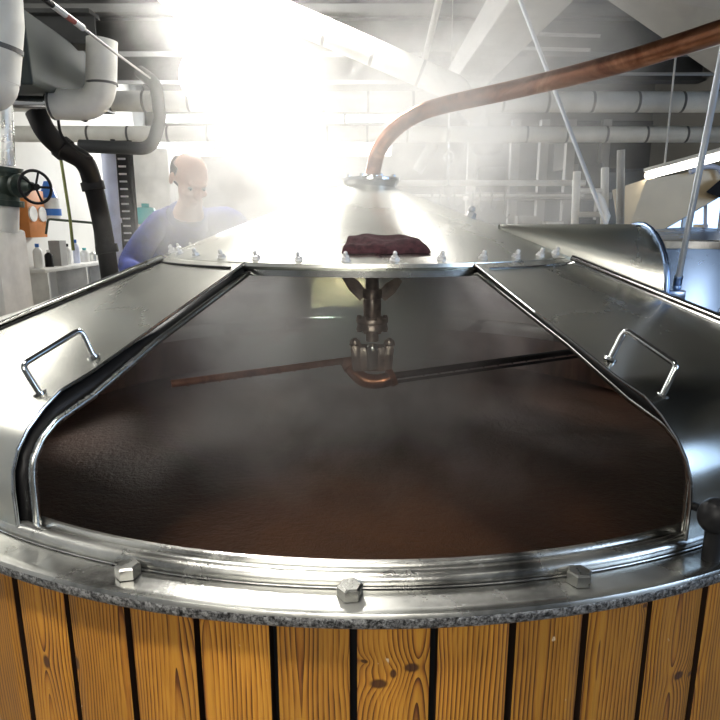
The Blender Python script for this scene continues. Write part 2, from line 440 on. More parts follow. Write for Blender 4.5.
# ring joint under the dome's edge
bm = B(); lathe(bm, [(.655, cone_z(.66)-.012), (.700, cone_z(.70)-.014), (.700, cone_z(.70)-.030), (.655, cone_z(.66)-.030)], seg=144, closed_prof=True); link('dome_ring', bm, STEEL, tun)
nring = 34
for k in range(nring):
    ph = .4+10.6*(k+.5)
    ph = .4 + (360/nring)*(k+.5)
    bm = B(); nv = pol(.377, ph, 1)
    p = pol(.676, ph, cone_z(.676)+.004)
    hexbolt(bm, p, nv, .0105, .008); cyl(bm, p, p+Vector(nv).normalized()*.018, .0055, seg=10)
    sphere(bm, p+Vector(nv).normalized()*.018, .0058, 10)
    link('dome_bolt', bm, ZINC, dome)
# lifting stud on the dome's flank
bm = B(); p = pol(.376, 68.5, cone_z(.376)+.003); hexbolt(bm, p, pol(.377, 68.5, 1), .017, .016); sphere(bm, p+Vector((0.004, 0, .026)), .012, 12); link('dome_stud', bm, ZINC, dome)
# collar at the top
bm = B()
za = cone_z(.06)
lathe(bm, [(.0, za+.022), (.030, za+.022), (.102, za+.020), (.104, za+.018), (.104, za+.010), (.100, za+.008), (.092, za-.004), (.085, za-.012), (.0, za-.012)], c=(.018, 0, 0), seg=48)
collar = link('pipe_collar', bm, CHROME, tun)
for k in range(8):
    bm = B(); hexbolt(bm, pol(.084, 22+45*k, za+.020)+Vector((.018, 0, 0)), (0, 0, 1), .008, .008); link('collar_bolt', bm, CHROME, collar)

# side leaves with handles
def side_leaf(a_in, a_out, sgn, bnm):
    lo, hi = sorted((a_in, a_out))
    lf = shell('side_cover', lo, hi, .005, STEEL_LID, tun, 26, lift=.002)
    # rolled edge strips along both radial sides
    P = cover_prof(-.0) 
    for nm, a, r in (('edge_trim', a_in, .003),):
        bm = B(); pts = [pol(r_, a, z_+.001) for r_, z_ in P]
        tube(bm, fillet(pts, .02, 3), r, 8); link(nm, bm, CHROME, lf)
    # raised frame line inside the hinge side and inner end
    bm = B(); a = a_out-sgn*2.0
    pts = [pol(.735, a_in+sgn*1.5, cone_z(.735)+.004), pol(.735, (a_in+a)/2, cone_z(.735)+.004), pol(.735, a, cone_z(.735)+.004)]
    arc = [pol(.735, a_in+sgn*1.5+(a-a_in-sgn*1.5)*k/10, cone_z(.735)+.004) for k in range(11)]
    arc += [pol(r_, a, cone_z(r_)+.004) for r_ in (.8, .9, 1.0, 1.1, 1.2)]+[pol(r_, a, z_+.003) for r_, z_ in P[5:]]
    tube(bm, arc, .0035, 6); link('edge_seam', bm, CHROME if sgn > 0 else RUBBER, lf)
    return lf
leafL = side_leaf(PHL, -HINGE+.4, -1, 'l'); leafR = side_leaf(PHR, HINGE-.4, 1, 'r')
def leaf_handle(f1, c1, f2, c2, leaf):
    # feet on the cone, corners above them
    bm = B()
    tube(bm, fillet([f1, c1, c2, f2], .014, 6), .0062, 14)
    n = ((Vector(c1)-Vector(f1)).normalized())
    for f in (f1, f2):
        cyl(bm, Vector(f)-n*.002, Vector(f)+n*.004, .013, seg=18)
    link('handle', bm, CHROME, leaf)
def on_cone(u, v):
    d = ray(u, v); t = .3
    while t < 6:
        p = CAM+d*t
        if p.z < cone_z(math.hypot(p.x, p.y))+.002: return p
        t += .0005
    return p
def normal_at(p):
    r = math.hypot(p.x, p.y); return Vector((p.x/r*.377, p.y/r*.377, 1)).normalized()
fl1, fl2 = on_cone(40, 394), on_cone(94, 357)
fr1, fr2 = on_cone(610, 359), on_cone(662, 396)
for (a, b, lf, s, cc) in ((fl1, fl2, leafL, -1, ((22, 365), (81, 329))), (fr1, fr2, leafR, 1, ((625, 329), (677, 365)))):
    n = (normal_at(a)+normal_at(b)).normalized()
    H = []
    for foot, (u, v) in zip((a, b), cc):
        best = min((((CAM+ray(u, v)*t)-(foot+n*h)).length, h, t) for t in [x*.01 for x in range(40, 300)] for h in (.05,))
        # corner: on the ray through (u,v), at 5 cm from the foot
        d = ray(u, v).normalized(); w = foot-CAM; tt = w.dot(d); q = CAM+d*tt
        dd = (q-foot).length; ext = math.sqrt(max(0, .056**2-dd**2)); H.append(q-d*ext if (q-d*ext-foot).dot(n) > (q+d*ext-foot).dot(n) else q+d*ext)
    leaf_handle(a, H[0], b, H[1], lf)

# opening frame: lower lips seen beneath the leaf edges, and a gutter at the inner end
lipL = [(.70, Z(-.211)), (1.04, Z(-.424)), (1.215, Z(-.554)), (1.30, Z(-.60)), (1.332, Z(-.640)), (1.356, Z(-.70)), (1.360, Z(-.76)), (1.362, Z(-.92))]
for a, s in ((PHL, 1), (PHR, -1)):
    bm = B()
    if s < 0: s = .0
    pts = fillet([pol(r, a+(s*.9 if s > 0 else 1.2), z) for r, z in lipL], .05, 4)
    tube(bm, pts, .0075, 10)
    # web between the lip and the leaf
    k0 = [pol(r, a+s*.35, z-.004) for r, z in lipL]; P = cover_prof(.008)
    link('opening_lip', bm, STEEL, tun)
    bm = B()
    up = [P[0], P[3], P[5], P[6], P[7], P[8], P[9], P[11]]
    A = [bm.verts.new(pol(r, a-s*.5+(0 if s else .8), z)) for r, z in up]; C = [bm.verts.new(pol(r-.004, a+s*.35+(0 if s else 1.2), z-.006)) for r, z in lipL]
    for i in range(7): bm.faces.new((A[i], A[i+1], C[i+1], C[i]))
    o = link('lip_web', bm, RUBBER, tun, smooth=True)
    md = None
    bm2 = bmesh.new(); bm2.from_mesh(o.data); bmesh.ops.solidify(bm2, geom=bm2.faces[:], thickness=.003); bm2.to_mesh(o.data); bm2.free()
# hinge rails on both radial joints
for s in (-1, 1):
    bm = B()
    for da, h, r in ((.0, .010, .008), (1.7, .008, .010), (3.4, .006, .006)):
        a = s*(HINGE+.5+da*.55)
        tube(bm, [pol(r_, a, cone_z(r_)+h) for r_ in (.72, .95, 1.15, 1.25)]+[pol(1.345, a, Z(-.61)+h), pol(1.39, a, Z(-.72))], r, 10)
    link('hinge_rail', bm, CHROME if s > 0 else STEEL, tun)
# curved hood on the right rear sector: a half-barrel swept along the right hinge line
bm = B()
hd = pol(1, 62.5, 0); hn = Vector((-.10, 1, 0)).normalized()
def hood_row(r, rho):
    base = pol(r, 62.5, cone_z(r)+.006); row = []
    for k in range(17):
        a = PI*k/16
        x = rho*(1-cos(a)); z = rho*1.0*sin(a)
        drop = 0
        row.append(base+hn*x*.9+Vector((0, 0, z)))
    return row
rows = []
for i in range(15):
    r = .49+(.985-.49)*i/14
    base_z = cone_z(r); rho = (EZ-.006)-base_z
    rows.append(hood_row(r, rho))
V1 = [[bm.verts.new(p) for p in row] for row in rows]
for i in range(14):
    for k in range(16): bm.faces.new((V1[i][k], V1[i+1][k], V1[i+1][k+1], V1[i][k+1]))
bmesh.ops.solidify(bm, geom=bm.faces[:], thickness=.004)
hood = link('barrel_hood', bm, STEEL_LID, tun, auto=50)
bm = B(); tube(bm, [p+hd*.006 for p in rows[-1]], .0085, 10); link('hood_rim', bm, STEELBLUE, hood)
# bright latch block on the right hinge line and bracket for the stay rod
bm = B()
pb = pol(1.025, 63.5, cone_z(1.025)+.012)
box(bm, pb+Vector((.0, .02, .008)), (.05, .035, .026), Matrix.Rotation(rad(-28), 3, 'Z'), .004); sphere(bm, pb+Vector((0, .02, .03)), .013, 14)
link('rod_bracket', bm, STEELBLUE, tun)
bm = B()
e1, e2 = pol(1.13, 63.5, cone_z(1.13)+.022), pol(1.36, 63.5, cone_z(1.36)+.02)
tube(bm, [e1, e2], .022, 18); link('latch_bar', bm, CHROME, tun)
# black clamp knob at the right end of the rim
bm = B(); pk = at(717, 517, 0); pk = CAM+ray(716, 517)*(1.01)
rk = 1.425; d = ray(716, 516); t = .5
while math.hypot((CAM+d*t).x, (CAM+d*t).y) > rk: t += .001
pk = CAM+d*t
sphere(bm, pk, (.030, .026, .032), 24); cyl(bm, Vector((pk.x, pk.y, zf)), pk, .014); cyl(bm, pk, pk+Vector((-pk.x, -pk.y, 0)).normalized()*.05, .008)
link('clamp_knob', bm, RUBBER, tun)

# mash
bm = B(); lathe(bm, [(0.0005, Z(-1.30)), (.3, Z(-1.30)), (.7, Z(-1.303)), (1.0, Z(-1.30)), (1.2, Z(-1.305)), (1.338, Z(-1.302)), (1.338, Z(-1.36)), (.0005, Z(-1.36))], seg=120)
tag(link('mash', bm, MASH), 'dark brown steaming mash filling the tun below the rotating arms', 'mash', kind='stuff')

# ------------------------------------------------------------------ rotating sparge arms hanging on the shaft
sp = empty('sparge_arm_assembly', (0, 0, Z(-1.0)))
tag(sp, 'rotating sparge arms and flanged shaft hanging in the open tun', 'sparge arm')
zc = lambda v: at(372, v, 3.748*.6).z
sx = .024
bm = B(); cyl(bm, (sx, 0, zc(341)), (sx, 0, cone_z(.06)), .0245, seg=28); link('shaft', bm, IRON, sp)
bm = B()
lathe(bm, [(.0, zc(298)+.0), (.036, zc(298)), (.036, zc(290)), (.034, zc(289)), (.0, zc(289))], c=(sx, 0, 0), seg=28)
cl = link('clamp_block', bm, IRON, sp)
for s, (u1, v1, u2, v2) in ((-1, (343, 273, 364, 297)), (1, (400, 279, 381, 297))):
    a = at(u1, v1, 2.249); b = at(u2, v2, 2.249)
    bm = B(); dd = (b-a).normalized(); side = Vector((0, 1, 0)).cross(dd)
    w1, w2 = .012, .020
    q = []
    for yy in (-.006, .006):
        for (pp, w) in ((a, w1), ((a+b)/2, .024), (b, w2)):
            q.append([bm.verts.new(pp+side*w+Vector((0, yy, 0))), bm.verts.new(pp-side*w+Vector((0, yy, 0)))])
    for i in (0, 1):
        bm.faces.new((q[i][0], q[i+1][0], q[i+1][1], q[i][1])); bm.faces.new((q[i+3][0], q[i+3][1], q[i+4][1], q[i+4][0]))
        bm.faces.new((q[i][0], q[i+3][0], q[i+4][0], q[i+1][0])); bm.faces.new((q[i][1], q[i+1][1], q[i+4][1], q[i+3][1]))
    bm.faces.new((q[0][0], q[0][1], q[3][1], q[3][0])); bm.faces.new((q[2][0], q[5][0], q[5][1], q[2][1]))
    link('wing_blade', bm, IRON, sp)
bm = B(); lathe(bm, [(0, zc(299)), (.031, zc(299)), (.033, zc(301)), (.033, zc(314)), (.029, zc(317)), (0, zc(317))], c=(sx, 0, 0), seg=32); link('sleeve', bm, IRON, sp)
bm = B(); lathe(bm, [(0, zc(317)), (.036, zc(317)), (.058, zc(318)), (.060, zc(319)), (.060, zc(322)), (.056, zc(323)), (.056, zc(325)), (.058, zc(326)), (.058, zc(329)), (.030, zc(331)), (0, zc(331))], c=(sx, 0, 0), seg=36)
fl = link('coupling_flange', bm, IRON, sp)
for k in range(6):
    a = rad(30+60*k); p = Vector((sx+.048*sin(a), -.048*cos(a), 0))
    bm = B(); hexbolt(bm, p+Vector((0, 0, zc(318))), (0, 0, 1), .010, .009); cyl(bm, p+Vector((0, 0, zc(330))), p+Vector((0, 0, zc(317))), .006, seg=10); hexbolt(bm, p+Vector((0, 0, zc(329))), (0, 0, -1), .010, .009); link('flange_bolt', bm, IRON, fl)
bm = B(); lathe(bm, [(0, zc(342)), (.019, zc(342)), (.024, zc(344)), (.024, zc(350)), (.020, zc(352)), (.020, zc(366)), (0, zc(366))], c=(sx, -.045, 0), seg=8); link('nozzle_nut', bm, STEEL, sp)
# bearing housing: two lugs and a web
bm = B()
box(bm, (sx, .0, (zc(345)+zc(370))/2), (.112, .07, zc(345)-zc(370)), None, .014)
for s in (-1, 1):
    box(bm, (sx+s*.060, .0, (zc(341)+zc(370))/2-.004), (.036, .075, (zc(341)-zc(370))*.9), Matrix.Rotation(s*rad(5), 3, 'Y'), .010)
    cyl(bm, (sx+s*.064, 0, zc(345)), (sx+s*.064, 0, zc(340)), .024, .018, seg=18)
    cyl(bm, (sx+s*.064, 0, zc(341)), (sx+s*.064, 0, zc(338)), .010, seg=6)
link('bearing_housing', bm, IRON, sp)
# copper elbow under the housing
zarm = Z(-.86)
bm = B()
ya = -.0
tube(bm, smooth_pts([(-.062, .02, zc(364)), (-.046, .0, zc(371)), (-.010, -.02, zc(378)), (.030, -.03, zc(379.5)), (.070, -.035, zc(378)), (.100, -.03, zc(375))], 6), .027, 18)
tube(bm, [(.086, -.033, zc(376.5)), (.106, -.028, zc(374.5))], .034, 18); tube(bm, [(-.068, .024, zc(362)), (-.054, .006, zc(368.5))], .031, 18)
link('copper_elbow', bm, COPPER, sp)
al0, al1 = Vector((-.064, .024, zc(361.5))), Vector((-.66, -.256, zarm-.01))
bm = B(); pts = [al0.lerp(al1, k/12) for k in range(13)]
tube(bm, pts, .013, 14)
# small drilled spray bosses along the arm
for k in range(2, 12): sphere(bm, pts[k]-Vector((0, 0, .013)), .004, 8)
link('spray_arm', bm, COPPER, sp)
ar0, ar1 = Vector((.10, -.03, zc(374))), Vector((.95, .235, zarm+.012))
bm = B(); pts = [ar0.lerp(ar1, k/14) for k in range(15)]; tube(bm, pts, .0125, 14)
tube(bm, [p+Vector((.0, -.012, -.022)) for p in pts[:]], .006, 8)
for k in range(2, 13): sphere(bm, pts[k]-Vector((0, 0, .013)), .004, 8)
link('spray_arm', bm, BLACK, sp)


# ------------------------------------------------------------------ things on and over the lid
# copper pipe rising from the collar
bm = B()
pp = [Vector((.020, 0, za+.02)), at(373, 172, 2.249), at(378, 152, 2.23), at(392, 132, 2.19), at(412, 117, 2.14), at(440, 106, 2.08), at(520, 88, 1.92), at(620, 63, 1.72), at(735, 27, 1.53), at(860, -12, 1.36)]
tube(bm, smooth_pts(pp, 8), [.0245]*0 or .0265, 24, cap=True)
cp = link('copper_pipe', bm, COPPER)
tag(cp, 'long curved copper pipe rising from the collar on top of the dome', 'pipe')
bm = B(); lathe(bm, [(.0265, za+.021), (.040, za+.021), (.040, za+.028), (.031, za+.034), (.0265, za+.034)], c=(.020, 0, 0), seg=32); link('pipe_foot', bm, CHROME, cp)
# folded maroon cloth
bm = B()
nx, ny = 40, 14; grid = []
def cl_pos(s, t):
    ph = -6.2+(14.6+6.2)*s+(.8*sin(s*9+t*2)); r = .640-.098*t*(1-.10*s)+.002*sin(s*14)
    if s > .82: r += .012*(s-.82)/.18*(t)  
    return ph, r
top = [[None]*(ny+1) for _ in range(nx+1)]; bot = [[None]*(ny+1) for _ in range(nx+1)]
for i in range(nx+1):
    for j in range(ny+1):
        s, t = i/nx, j/ny; ph, r = cl_pos(s, t)
        e = min(s, 1-s)*nx/3; e2 = min(t, 1-t)*ny/2.5; k = min(1, e)*.5+.5; k2 = min(1, e2)
        h = .006+(.013+.002*sin(s*17+t*3)+.002*sin(s*5-t*7)+.002*sin(t*13+s*4))*math.sqrt(max(0, k2))*math.sqrt(k)
        top[i][j] = bm.verts.new(pol(r, ph, cone_z(r)+.003+h)); bot[i][j] = bm.verts.new(pol(r, ph, cone_z(r)+.0045))
for i in range(nx):
    for j in range(ny):
        bm.faces.new((top[i][j], top[i+1][j], top[i+1][j+1], top[i][j+1])); bm.faces.new((bot[i][j], bot[i][j+1], bot[i+1][j+1], bot[i+1][j]))
for i in range(nx):
    for j in (0, ny): bm.faces.new((top[i][j], bot[i][j], bot[i+1][j], top[i+1][j]))
for j in range(ny):
    for i in (0, nx): bm.faces.new((top[i][j], top[i][j+1], bot[i][j+1], bot[i][j]))
tag(link('folded_cloth', bm, CLOTH), 'folded maroon cloth lying on the dome behind the front bolts', 'cloth')
# stay rods
def rod(a, b, r, label, clip):
    t = empty('stay_rod', b); tag(t, label, 'rod')
    bm = B(); tube(bm, [a, b], r, 14); link('rod', bm, flatw, t)
    bm = B()
    d = (Vector(a)-Vector(b)).normalized(); bq = Vector(b)
    if clip:
        tube(bm, [bq+d*.0, bq+d*.03+Vector((.012, 0, 0)), bq+d*.11+Vector((.016, 0, 0)), bq+d*.14+Vector((.012, 0, 0))], [.008, .017, .015, .005], 12)
        link('clip', bm, WHITE, t)
    else:
        cyl(bm, bq-d*.005, bq+d*.03, .012, seg=14); link('socket', bm, STEELBLUE, t)
flatw = flat('galvanised rod', (.55, .60, .68), .35, .6, .1)
rod(at(497, -60, 2.9), at(606, 224, 2.55), .0085, 'thin pale rod slanting down to the curved hood with a white clip at its foot', True)
pbr = pb+Vector((0, .02, .036))
rod(pbr+(at(722, 55, 1.6)-pbr)*2.2, pbr, .0085, 'pale blue rod standing on the bracket at the right hinge line', False)

# ------------------------------------------------------------------ person
def skin_mesh(verts, edges, radii, sub=2):
    me = bpy.data.meshes.new('t'); me.from_pydata([tuple(v) for v in verts], edges, [])
    o = bpy.data.objects.new('t', me); COL.objects.link(o)
    md = o.modifiers.new('s', 'SKIN'); 
    for i, r in enumerate(radii):
        sv = me.skin_vertices[0].data[i]; sv.radius = (r, r) if isinstance(r, (int, float)) else r; sv.use_root = (i == 0)
    md.use_smooth_shade = True
    s = o.modifiers.new('u', 'SUBSURF'); s.levels = s.render_levels = sub
    dg = bpy.context.evaluated_depsgraph_get(); out = bpy.data.meshes.new_from_object(o.evaluated_get(dg))
    bpy.data.objects.remove(o); bpy.data.meshes.remove(me); return out
def remesh(bm, vox):
    me = bpy.data.meshes.new('t'); bm.to_mesh(me); bm.free()
    o = bpy.data.objects.new('t', me); COL.objects.link(o)
    md = o.modifiers.new('r', 'REMESH'); md.mode = 'VOXEL'; md.voxel_size = vox
    s = o.modifiers.new('sm', 'SMOOTH'); s.factor = .5; s.iterations = 3
    dg = bpy.context.evaluated_depsgraph_get(); out = bpy.data.meshes.new_from_object(o.evaluated_get(dg))
    bpy.data.objects.remove(o); return out
HC = at(190, 179, 2.98)                       # head centre
pel = Vector((-1.32, 1.62, .98)); chest = Vector((-.93, 1.03, 1.42)); neck = Vector((-.86, .84, 1.585))
shl, shr = Vector((-1.035, .92, 1.525)), Vector((-.68, 1.00, 1.53))
fwd = Vector((.52, -.62, -.58)).normalized()
def hand_chain(w, d, side, Vs, Es, Rs, i0, up):
    """palm and five fingers from wrist index i0 at w, direction d"""
    d = d.normalized(); sd = side.normalized()
    pi = len(Vs); Vs.append(w+d*.05); Rs.append(.026); Es.append((i0, pi))
    for k, (off, ln) in enumerate(((-.030, .066), (-.010, .078), (.010, .074), (.028, .058))):
        a = len(Vs); Vs.append(w+d*.088+sd*off); Rs.append(.0105); Es.append((pi, a))
        b = len(Vs); Vs.append(w+d*(.088+ln*.5)+sd*off*1.15+up*.004); Rs.append(.009); Es.append((a, b))
        c = len(Vs); Vs.append(w+d*(.088+ln)+sd*off*1.2-up*.010); Rs.append(.008); Es.append((b, c))
    a = len(Vs); Vs.append(w+d*.045-sd*.045); Rs.append(.011); Es.append((i0, a))
    b = len(Vs); Vs.append(w+d*.085-sd*.062); Rs.append(.009); Es.append((a, b))
Vs = [pel, pel.lerp(chest, .5)+Vector((-.02, .03, .02)), chest, neck, HC+Vector((0, .03, -.05))]
Rs = [(.16, .12), (.15, .11), (.165, .115), .060, .062]
Es = [(0, 1), (1, 2), (2, 3), (3, 4)]
def limb(pts, rs, root):
    i = root
    for p, r in zip(pts, rs):
        Vs.append(Vector(p)); Rs.append(r); Es.append((i, len(Vs)-1)); i = len(Vs)-1
    return i
iL = limb([shl, (-1.17, .80, 1.29), (-1.05, .62, 1.272)], [.062, .046, .030], 2)
hand_chain(Vs[iL], Vector((.85, -.35, -.0)), Vector((.35, .85, 0)), Vs, Es, Rs, iL, Vector((0, 0, 1)))
iR = limb([shr, (-.60, 1.27, 1.27), (-.70, 1.06, 1.255)], [.062, .046, .030], 2)
hand_chain(Vs[iR], Vector((.2, -.95, .08)), Vector((-.95, -.2, 0)), Vs, Es, Rs, iR, Vector((0, 0, 1)))
limb([(-1.44, 1.57, .93), (-1.50, 1.62, .50), (-1.55, 1.78, .09), (-1.50, 1.62, .05)], [.095, .062, .045, .042], 0)
limb([(-1.22, 1.70, .93), (-1.24, 1.76, .50), (-1.28, 1.92, .09), (-1.24, 1.76, .05)], [.095, .062, .045, .042], 0)
me = skin_mesh(Vs, Es, Rs)
bm = B(); bm.from_mesh(me)
R3 = fwd.to_track_quat('-Y', 'Z').to_matrix()          # local -y looks along fwd
def hp(x, y, z): return HC+R3 @ (Vector((x, y, z))*1.10)
sphere(bm, hp(0, .012, .025), (.076, .096, .088), 28, R3); sphere(bm, hp(0, -.030, -.030), (.060, .060, .082), 24, R3)
sphere(bm, hp(0, -.062, -.088), (.030, .026, .022), 16, R3)                       # chin
sphere(bm, hp(0, -.100, -.014), (.013, .020, .026), 14, R3); sphere(bm, hp(0, -.108, -.030), (.017, .014, .011), 12, R3)   # nose
sphere(bm, hp(0, -.078, .022), (.052, .018, .012), 14, R3)                        # brow
for s in (-1, 1):
    sphere(bm, hp(s*.077, .012, -.008), (.010, .020, .032), 14, R3)               # ears
    sphere(bm, hp(s*.034, -.066, -.026), (.024, .022, .022), 12, R3)              # cheeks
sphere(bm, hp(0, -.086, -.056), (.024, .012, .007), 12, R3); sphere(bm, hp(0, -.084, -.067), (.021, .012, .008), 12, R3)  # lips
body_me = remesh(bm, .0075)
body_me.materials.clear(); body_me.materials.append(SKIN)
body_me.polygons.foreach_set('use_smooth', [True]*len(body_me.polygons))
person = bpy.data.objects.new('person', body_me); COL.objects.link(person)
tag(person, 'person in a blue sweater leaning over the lid in the steam, looking down', 'person')
for s in (-1, 1):
    bm = B(); sphere(bm, hp(s*.030, -.073, .000), (.0110, .0100, .0060), 16, R3); e = link('eye', bm, flat('eye white', (.42, .38, .35), .2, 0, .02), person)
    bm = B(); sphere(bm, hp(s*.030, -.0815, -.001), (.0050, .003, .0040), 12, R3); link('iris', bm, BLACK, e)
# hair band round the back and sides
bm = B(); sphere(bm, hp(0, .024, .022), (.083, .099, .092), 30, R3)
kill = []
for v in bm.verts:
    q = R3.transposed() @ (v.co-HC)
    if q.y < -.020 or q.z > .062 + .0*q.y or q.z < -.048: kill.append(v)
bmesh.ops.delete(bm, geom=kill, context='VERTS'); bmesh.ops.solidify(bm, geom=bm.faces[:], thickness=.006); link('hair', bm, HAIR, person)
# sweater
SV = [chest, pel.lerp(chest, .5)+Vector((-.02, .03, .02)), pel+Vector((.02, -.02, .03)), neck-Vector((0, -.01, -.012)), shl, Vector((-1.17, .80, 1.29)), Vector((-1.08, .66, 1.275)), shr, Vector((-.60, 1.27, 1.27)), Vector((-.69, 1.10, 1.27))]
SR = [(.190, .145), (.175, .14), (.18, .15), .076, .088, .068, .046, .086, .068, .046]
sm = skin_mesh(SV, [(0, 1), (1, 2), (0, 3), (0, 4), (4, 5), (5, 6), (0, 7), (7, 8), (8, 9)], SR)
sm.materials.clear(); sm.materials.append(SWEAT); so = bpy.data.objects.new('sweater', sm); COL.objects.link(so); so.parent = person
TV = [pel, Vector((-1.44, 1.57, .90)), Vector((-1.50, 1.62, .50)), Vector((-1.55, 1.78, .12)), Vector((-1.22, 1.70, .90)), Vector((-1.24, 1.76, .50)), Vector((-1.28, 1.92, .12))]
sm = skin_mesh(TV, [(0, 1), (1, 2), (2, 3), (0, 4), (4, 5), (5, 6)], [(.19, .15), .115, .08, .075, .115, .08, .075])
sm.materials.clear(); sm.materials.append(TROUS); so = bpy.data.objects.new('trousers', sm); COL.objects.link(so); so.parent = person
for x, y in ((-1.52, 1.69), (-1.26, 1.83)):
    bm = B(); sphere(bm, (x+.02, y-.03, .05), (.055, .14, .06), 18, Matrix.Rotation(rad(15), 3, 'Z'))
    bmesh.ops.bisect_plane(bm, geom=bm.verts[:]+bm.edges[:]+bm.faces[:], plane_co=(0, 0, .002), plane_no=(0, 0, -1), clear_outer=True)
    link('boot', bm, BLACK, person)


# ------------------------------------------------------------------ the room
def structure(name, bm, mat, **k):
    o = link(name, bm, mat, smooth=False); o['kind'] = 'structure'; return o
XL, XR, YF, YB, ZC = -3.42, 4.6, -5.2, 8.0, 4.0
bm = B(); box(bm, ((XL+XR)/2, (YF+YB)/2, -.05), (XR-XL, YB-YF, .1)); structure('floor', bm, FLOOR)
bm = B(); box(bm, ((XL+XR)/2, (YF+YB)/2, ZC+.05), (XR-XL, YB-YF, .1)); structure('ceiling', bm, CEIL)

bm = B(); box(bm, ((XL+XR)/2, YF-.05, ZC/2), (XR-XL+.2, .1, ZC)); structure('wall_front', bm, flat('dim front wall', (.22, .21, .19), .8))
# a wall with rectangular openings
def wall_with_holes(name, x0, x1, z0, z1, holes, place, mat, th=.12):
    xs = sorted({x0, x1, *[h[0] for h in holes], *[h[1] for h in holes]}); zs = sorted({z0, z1, *[h[2] for h in holes], *[h[3] for h in holes]})
    bm = B()
    for i in range(len(xs)-1):
        for j in range(len(zs)-1):
            cx, cz = (xs[i]+xs[i+1])/2, (zs[j]+zs[j+1])/2
            if any(h[0] < cx < h[1] and h[2] < cz < h[3] for h in holes): continue
            c, s = place(cx, cz, xs[i+1]-xs[i], zs[j+1]-zs[j], th); box(bm, c, s)
    return structure(name, bm, mat)
YW = YB
holesB = [(-3.3, -.05+.55, 2.55, 2.93), (-3.3, .75, 3.05, 3.22)]
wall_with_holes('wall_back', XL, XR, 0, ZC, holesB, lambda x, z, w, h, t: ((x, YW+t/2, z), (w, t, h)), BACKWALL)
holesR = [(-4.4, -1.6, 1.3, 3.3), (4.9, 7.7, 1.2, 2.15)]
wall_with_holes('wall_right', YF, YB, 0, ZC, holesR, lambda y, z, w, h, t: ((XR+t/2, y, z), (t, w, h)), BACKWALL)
holesL_added = [(-.9, 2.85, 2.3, 3.3)]  # window added out of view so the left leaf reflects something bright
wall_with_holes('wall_left', YF, YB, 0, ZC, holesL_added, lambda y, z, w, h, t: ((XL-t/2, y, z), (t, w, h)), WALL)
wi = 0
for x0, x1, z0, z1 in holesB:
    wi += 1; w = empty('window_%d' % wi, ((x0+x1)/2, YW, z0)); w['kind'] = 'structure'
    bm = B(); box(bm, ((x0+x1)/2, YW+.09, (z0+z1)/2), (x1-x0, .01, z1-z0)); link('pane', bm, DAY if wi < 3 else DAYL, w, smooth=False)
    bm = B(); n = max(2, round((x1-x0)/.9))
    for k in range(n+1): box(bm, (x0+(x1-x0)*k/n, YW+.05, (z0+z1)/2), (.05, .06, z1-z0))
    for z in (z0, z1): box(bm, ((x0+x1)/2, YW+.05, z), (x1-x0, .06, .05))
    link('window_frame', bm, PALE, w, smooth=False)
for y0, y1, z0, z1 in holesR:
    wi += 1; w = empty('window_%d' % wi, (XR, (y0+y1)/2, z0)); w['kind'] = 'structure'
    bm = B(); box(bm, (XR+.09, (y0+y1)/2, (z0+z1)/2), (.01, y1-y0, z1-z0)); link('pane', bm, DAYB, w, smooth=False)
    bm = B()
    for k in range(4): box(bm, (XR+.05, y0+(y1-y0)*k/3, (z0+z1)/2), (.06, .05, z1-z0))
    for z in (z0, z1): box(bm, (XR+.05, (y0+y1)/2, z), (.06, y1-y0, .05))
    link('window_frame', bm, PALE, w, smooth=False)

for y0, y1, z0, z1 in holesL_added:  # the added window, its glowing pane brightens the left leaf
    wi += 1; w = empty('window_%d' % wi, (XL, (y0+y1)/2, z0)); w['kind'] = 'structure'
    bm = B(); box(bm, (XL-.09, (y0+y1)/2, (z0+z1)/2), (.01, y1-y0, z1-z0)); link('pane', bm, emis('added glow pane', (1, .97, .9), 5.5), w, smooth=False)
    bm = B()
    for k in range(5): box(bm, (XL-.05, y0+(y1-y0)*k/4, (z0+z1)/2), (.06, .05, z1-z0))
    for z in (z0, z1): box(bm, (XL-.05, (y0+y1)/2, z), (.06, y1-y0, .05))
    link('window_frame', bm, PALE, w, smooth=False)

def thing(name, bm, mat, label, cat, group=None, smooth=True):
    return tag(link(name, bm, mat, smooth=smooth), label, cat, group)
# cross beams (I-sections) under the ceiling
def ibeam(bm, a, b, w, h):
    a, b = Vector(a), Vector(b); d = (b-a); L_ = d.length; rot = Matrix.Rotation(math.atan2(d.y, d.x), 3, 'Z'); c = (a+b)/2
    box(bm, c+Vector((0, 0, h/2-.012)), (L_, w, .024), rot); box(bm, c-Vector((0, 0, h/2-.012)), (L_, w, .024), rot); box(bm, c, (L_, .02, h-.03), rot)
nb = 0
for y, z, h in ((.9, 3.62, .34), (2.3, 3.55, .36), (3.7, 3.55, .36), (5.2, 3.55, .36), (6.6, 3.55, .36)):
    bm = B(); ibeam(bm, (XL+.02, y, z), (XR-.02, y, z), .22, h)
    o = link('beam', bm, PALE if nb == 1 else BEAM, smooth=False); o.name = 'beam_%d' % (nb+1); o['kind'] = 'structure'; nb += 1
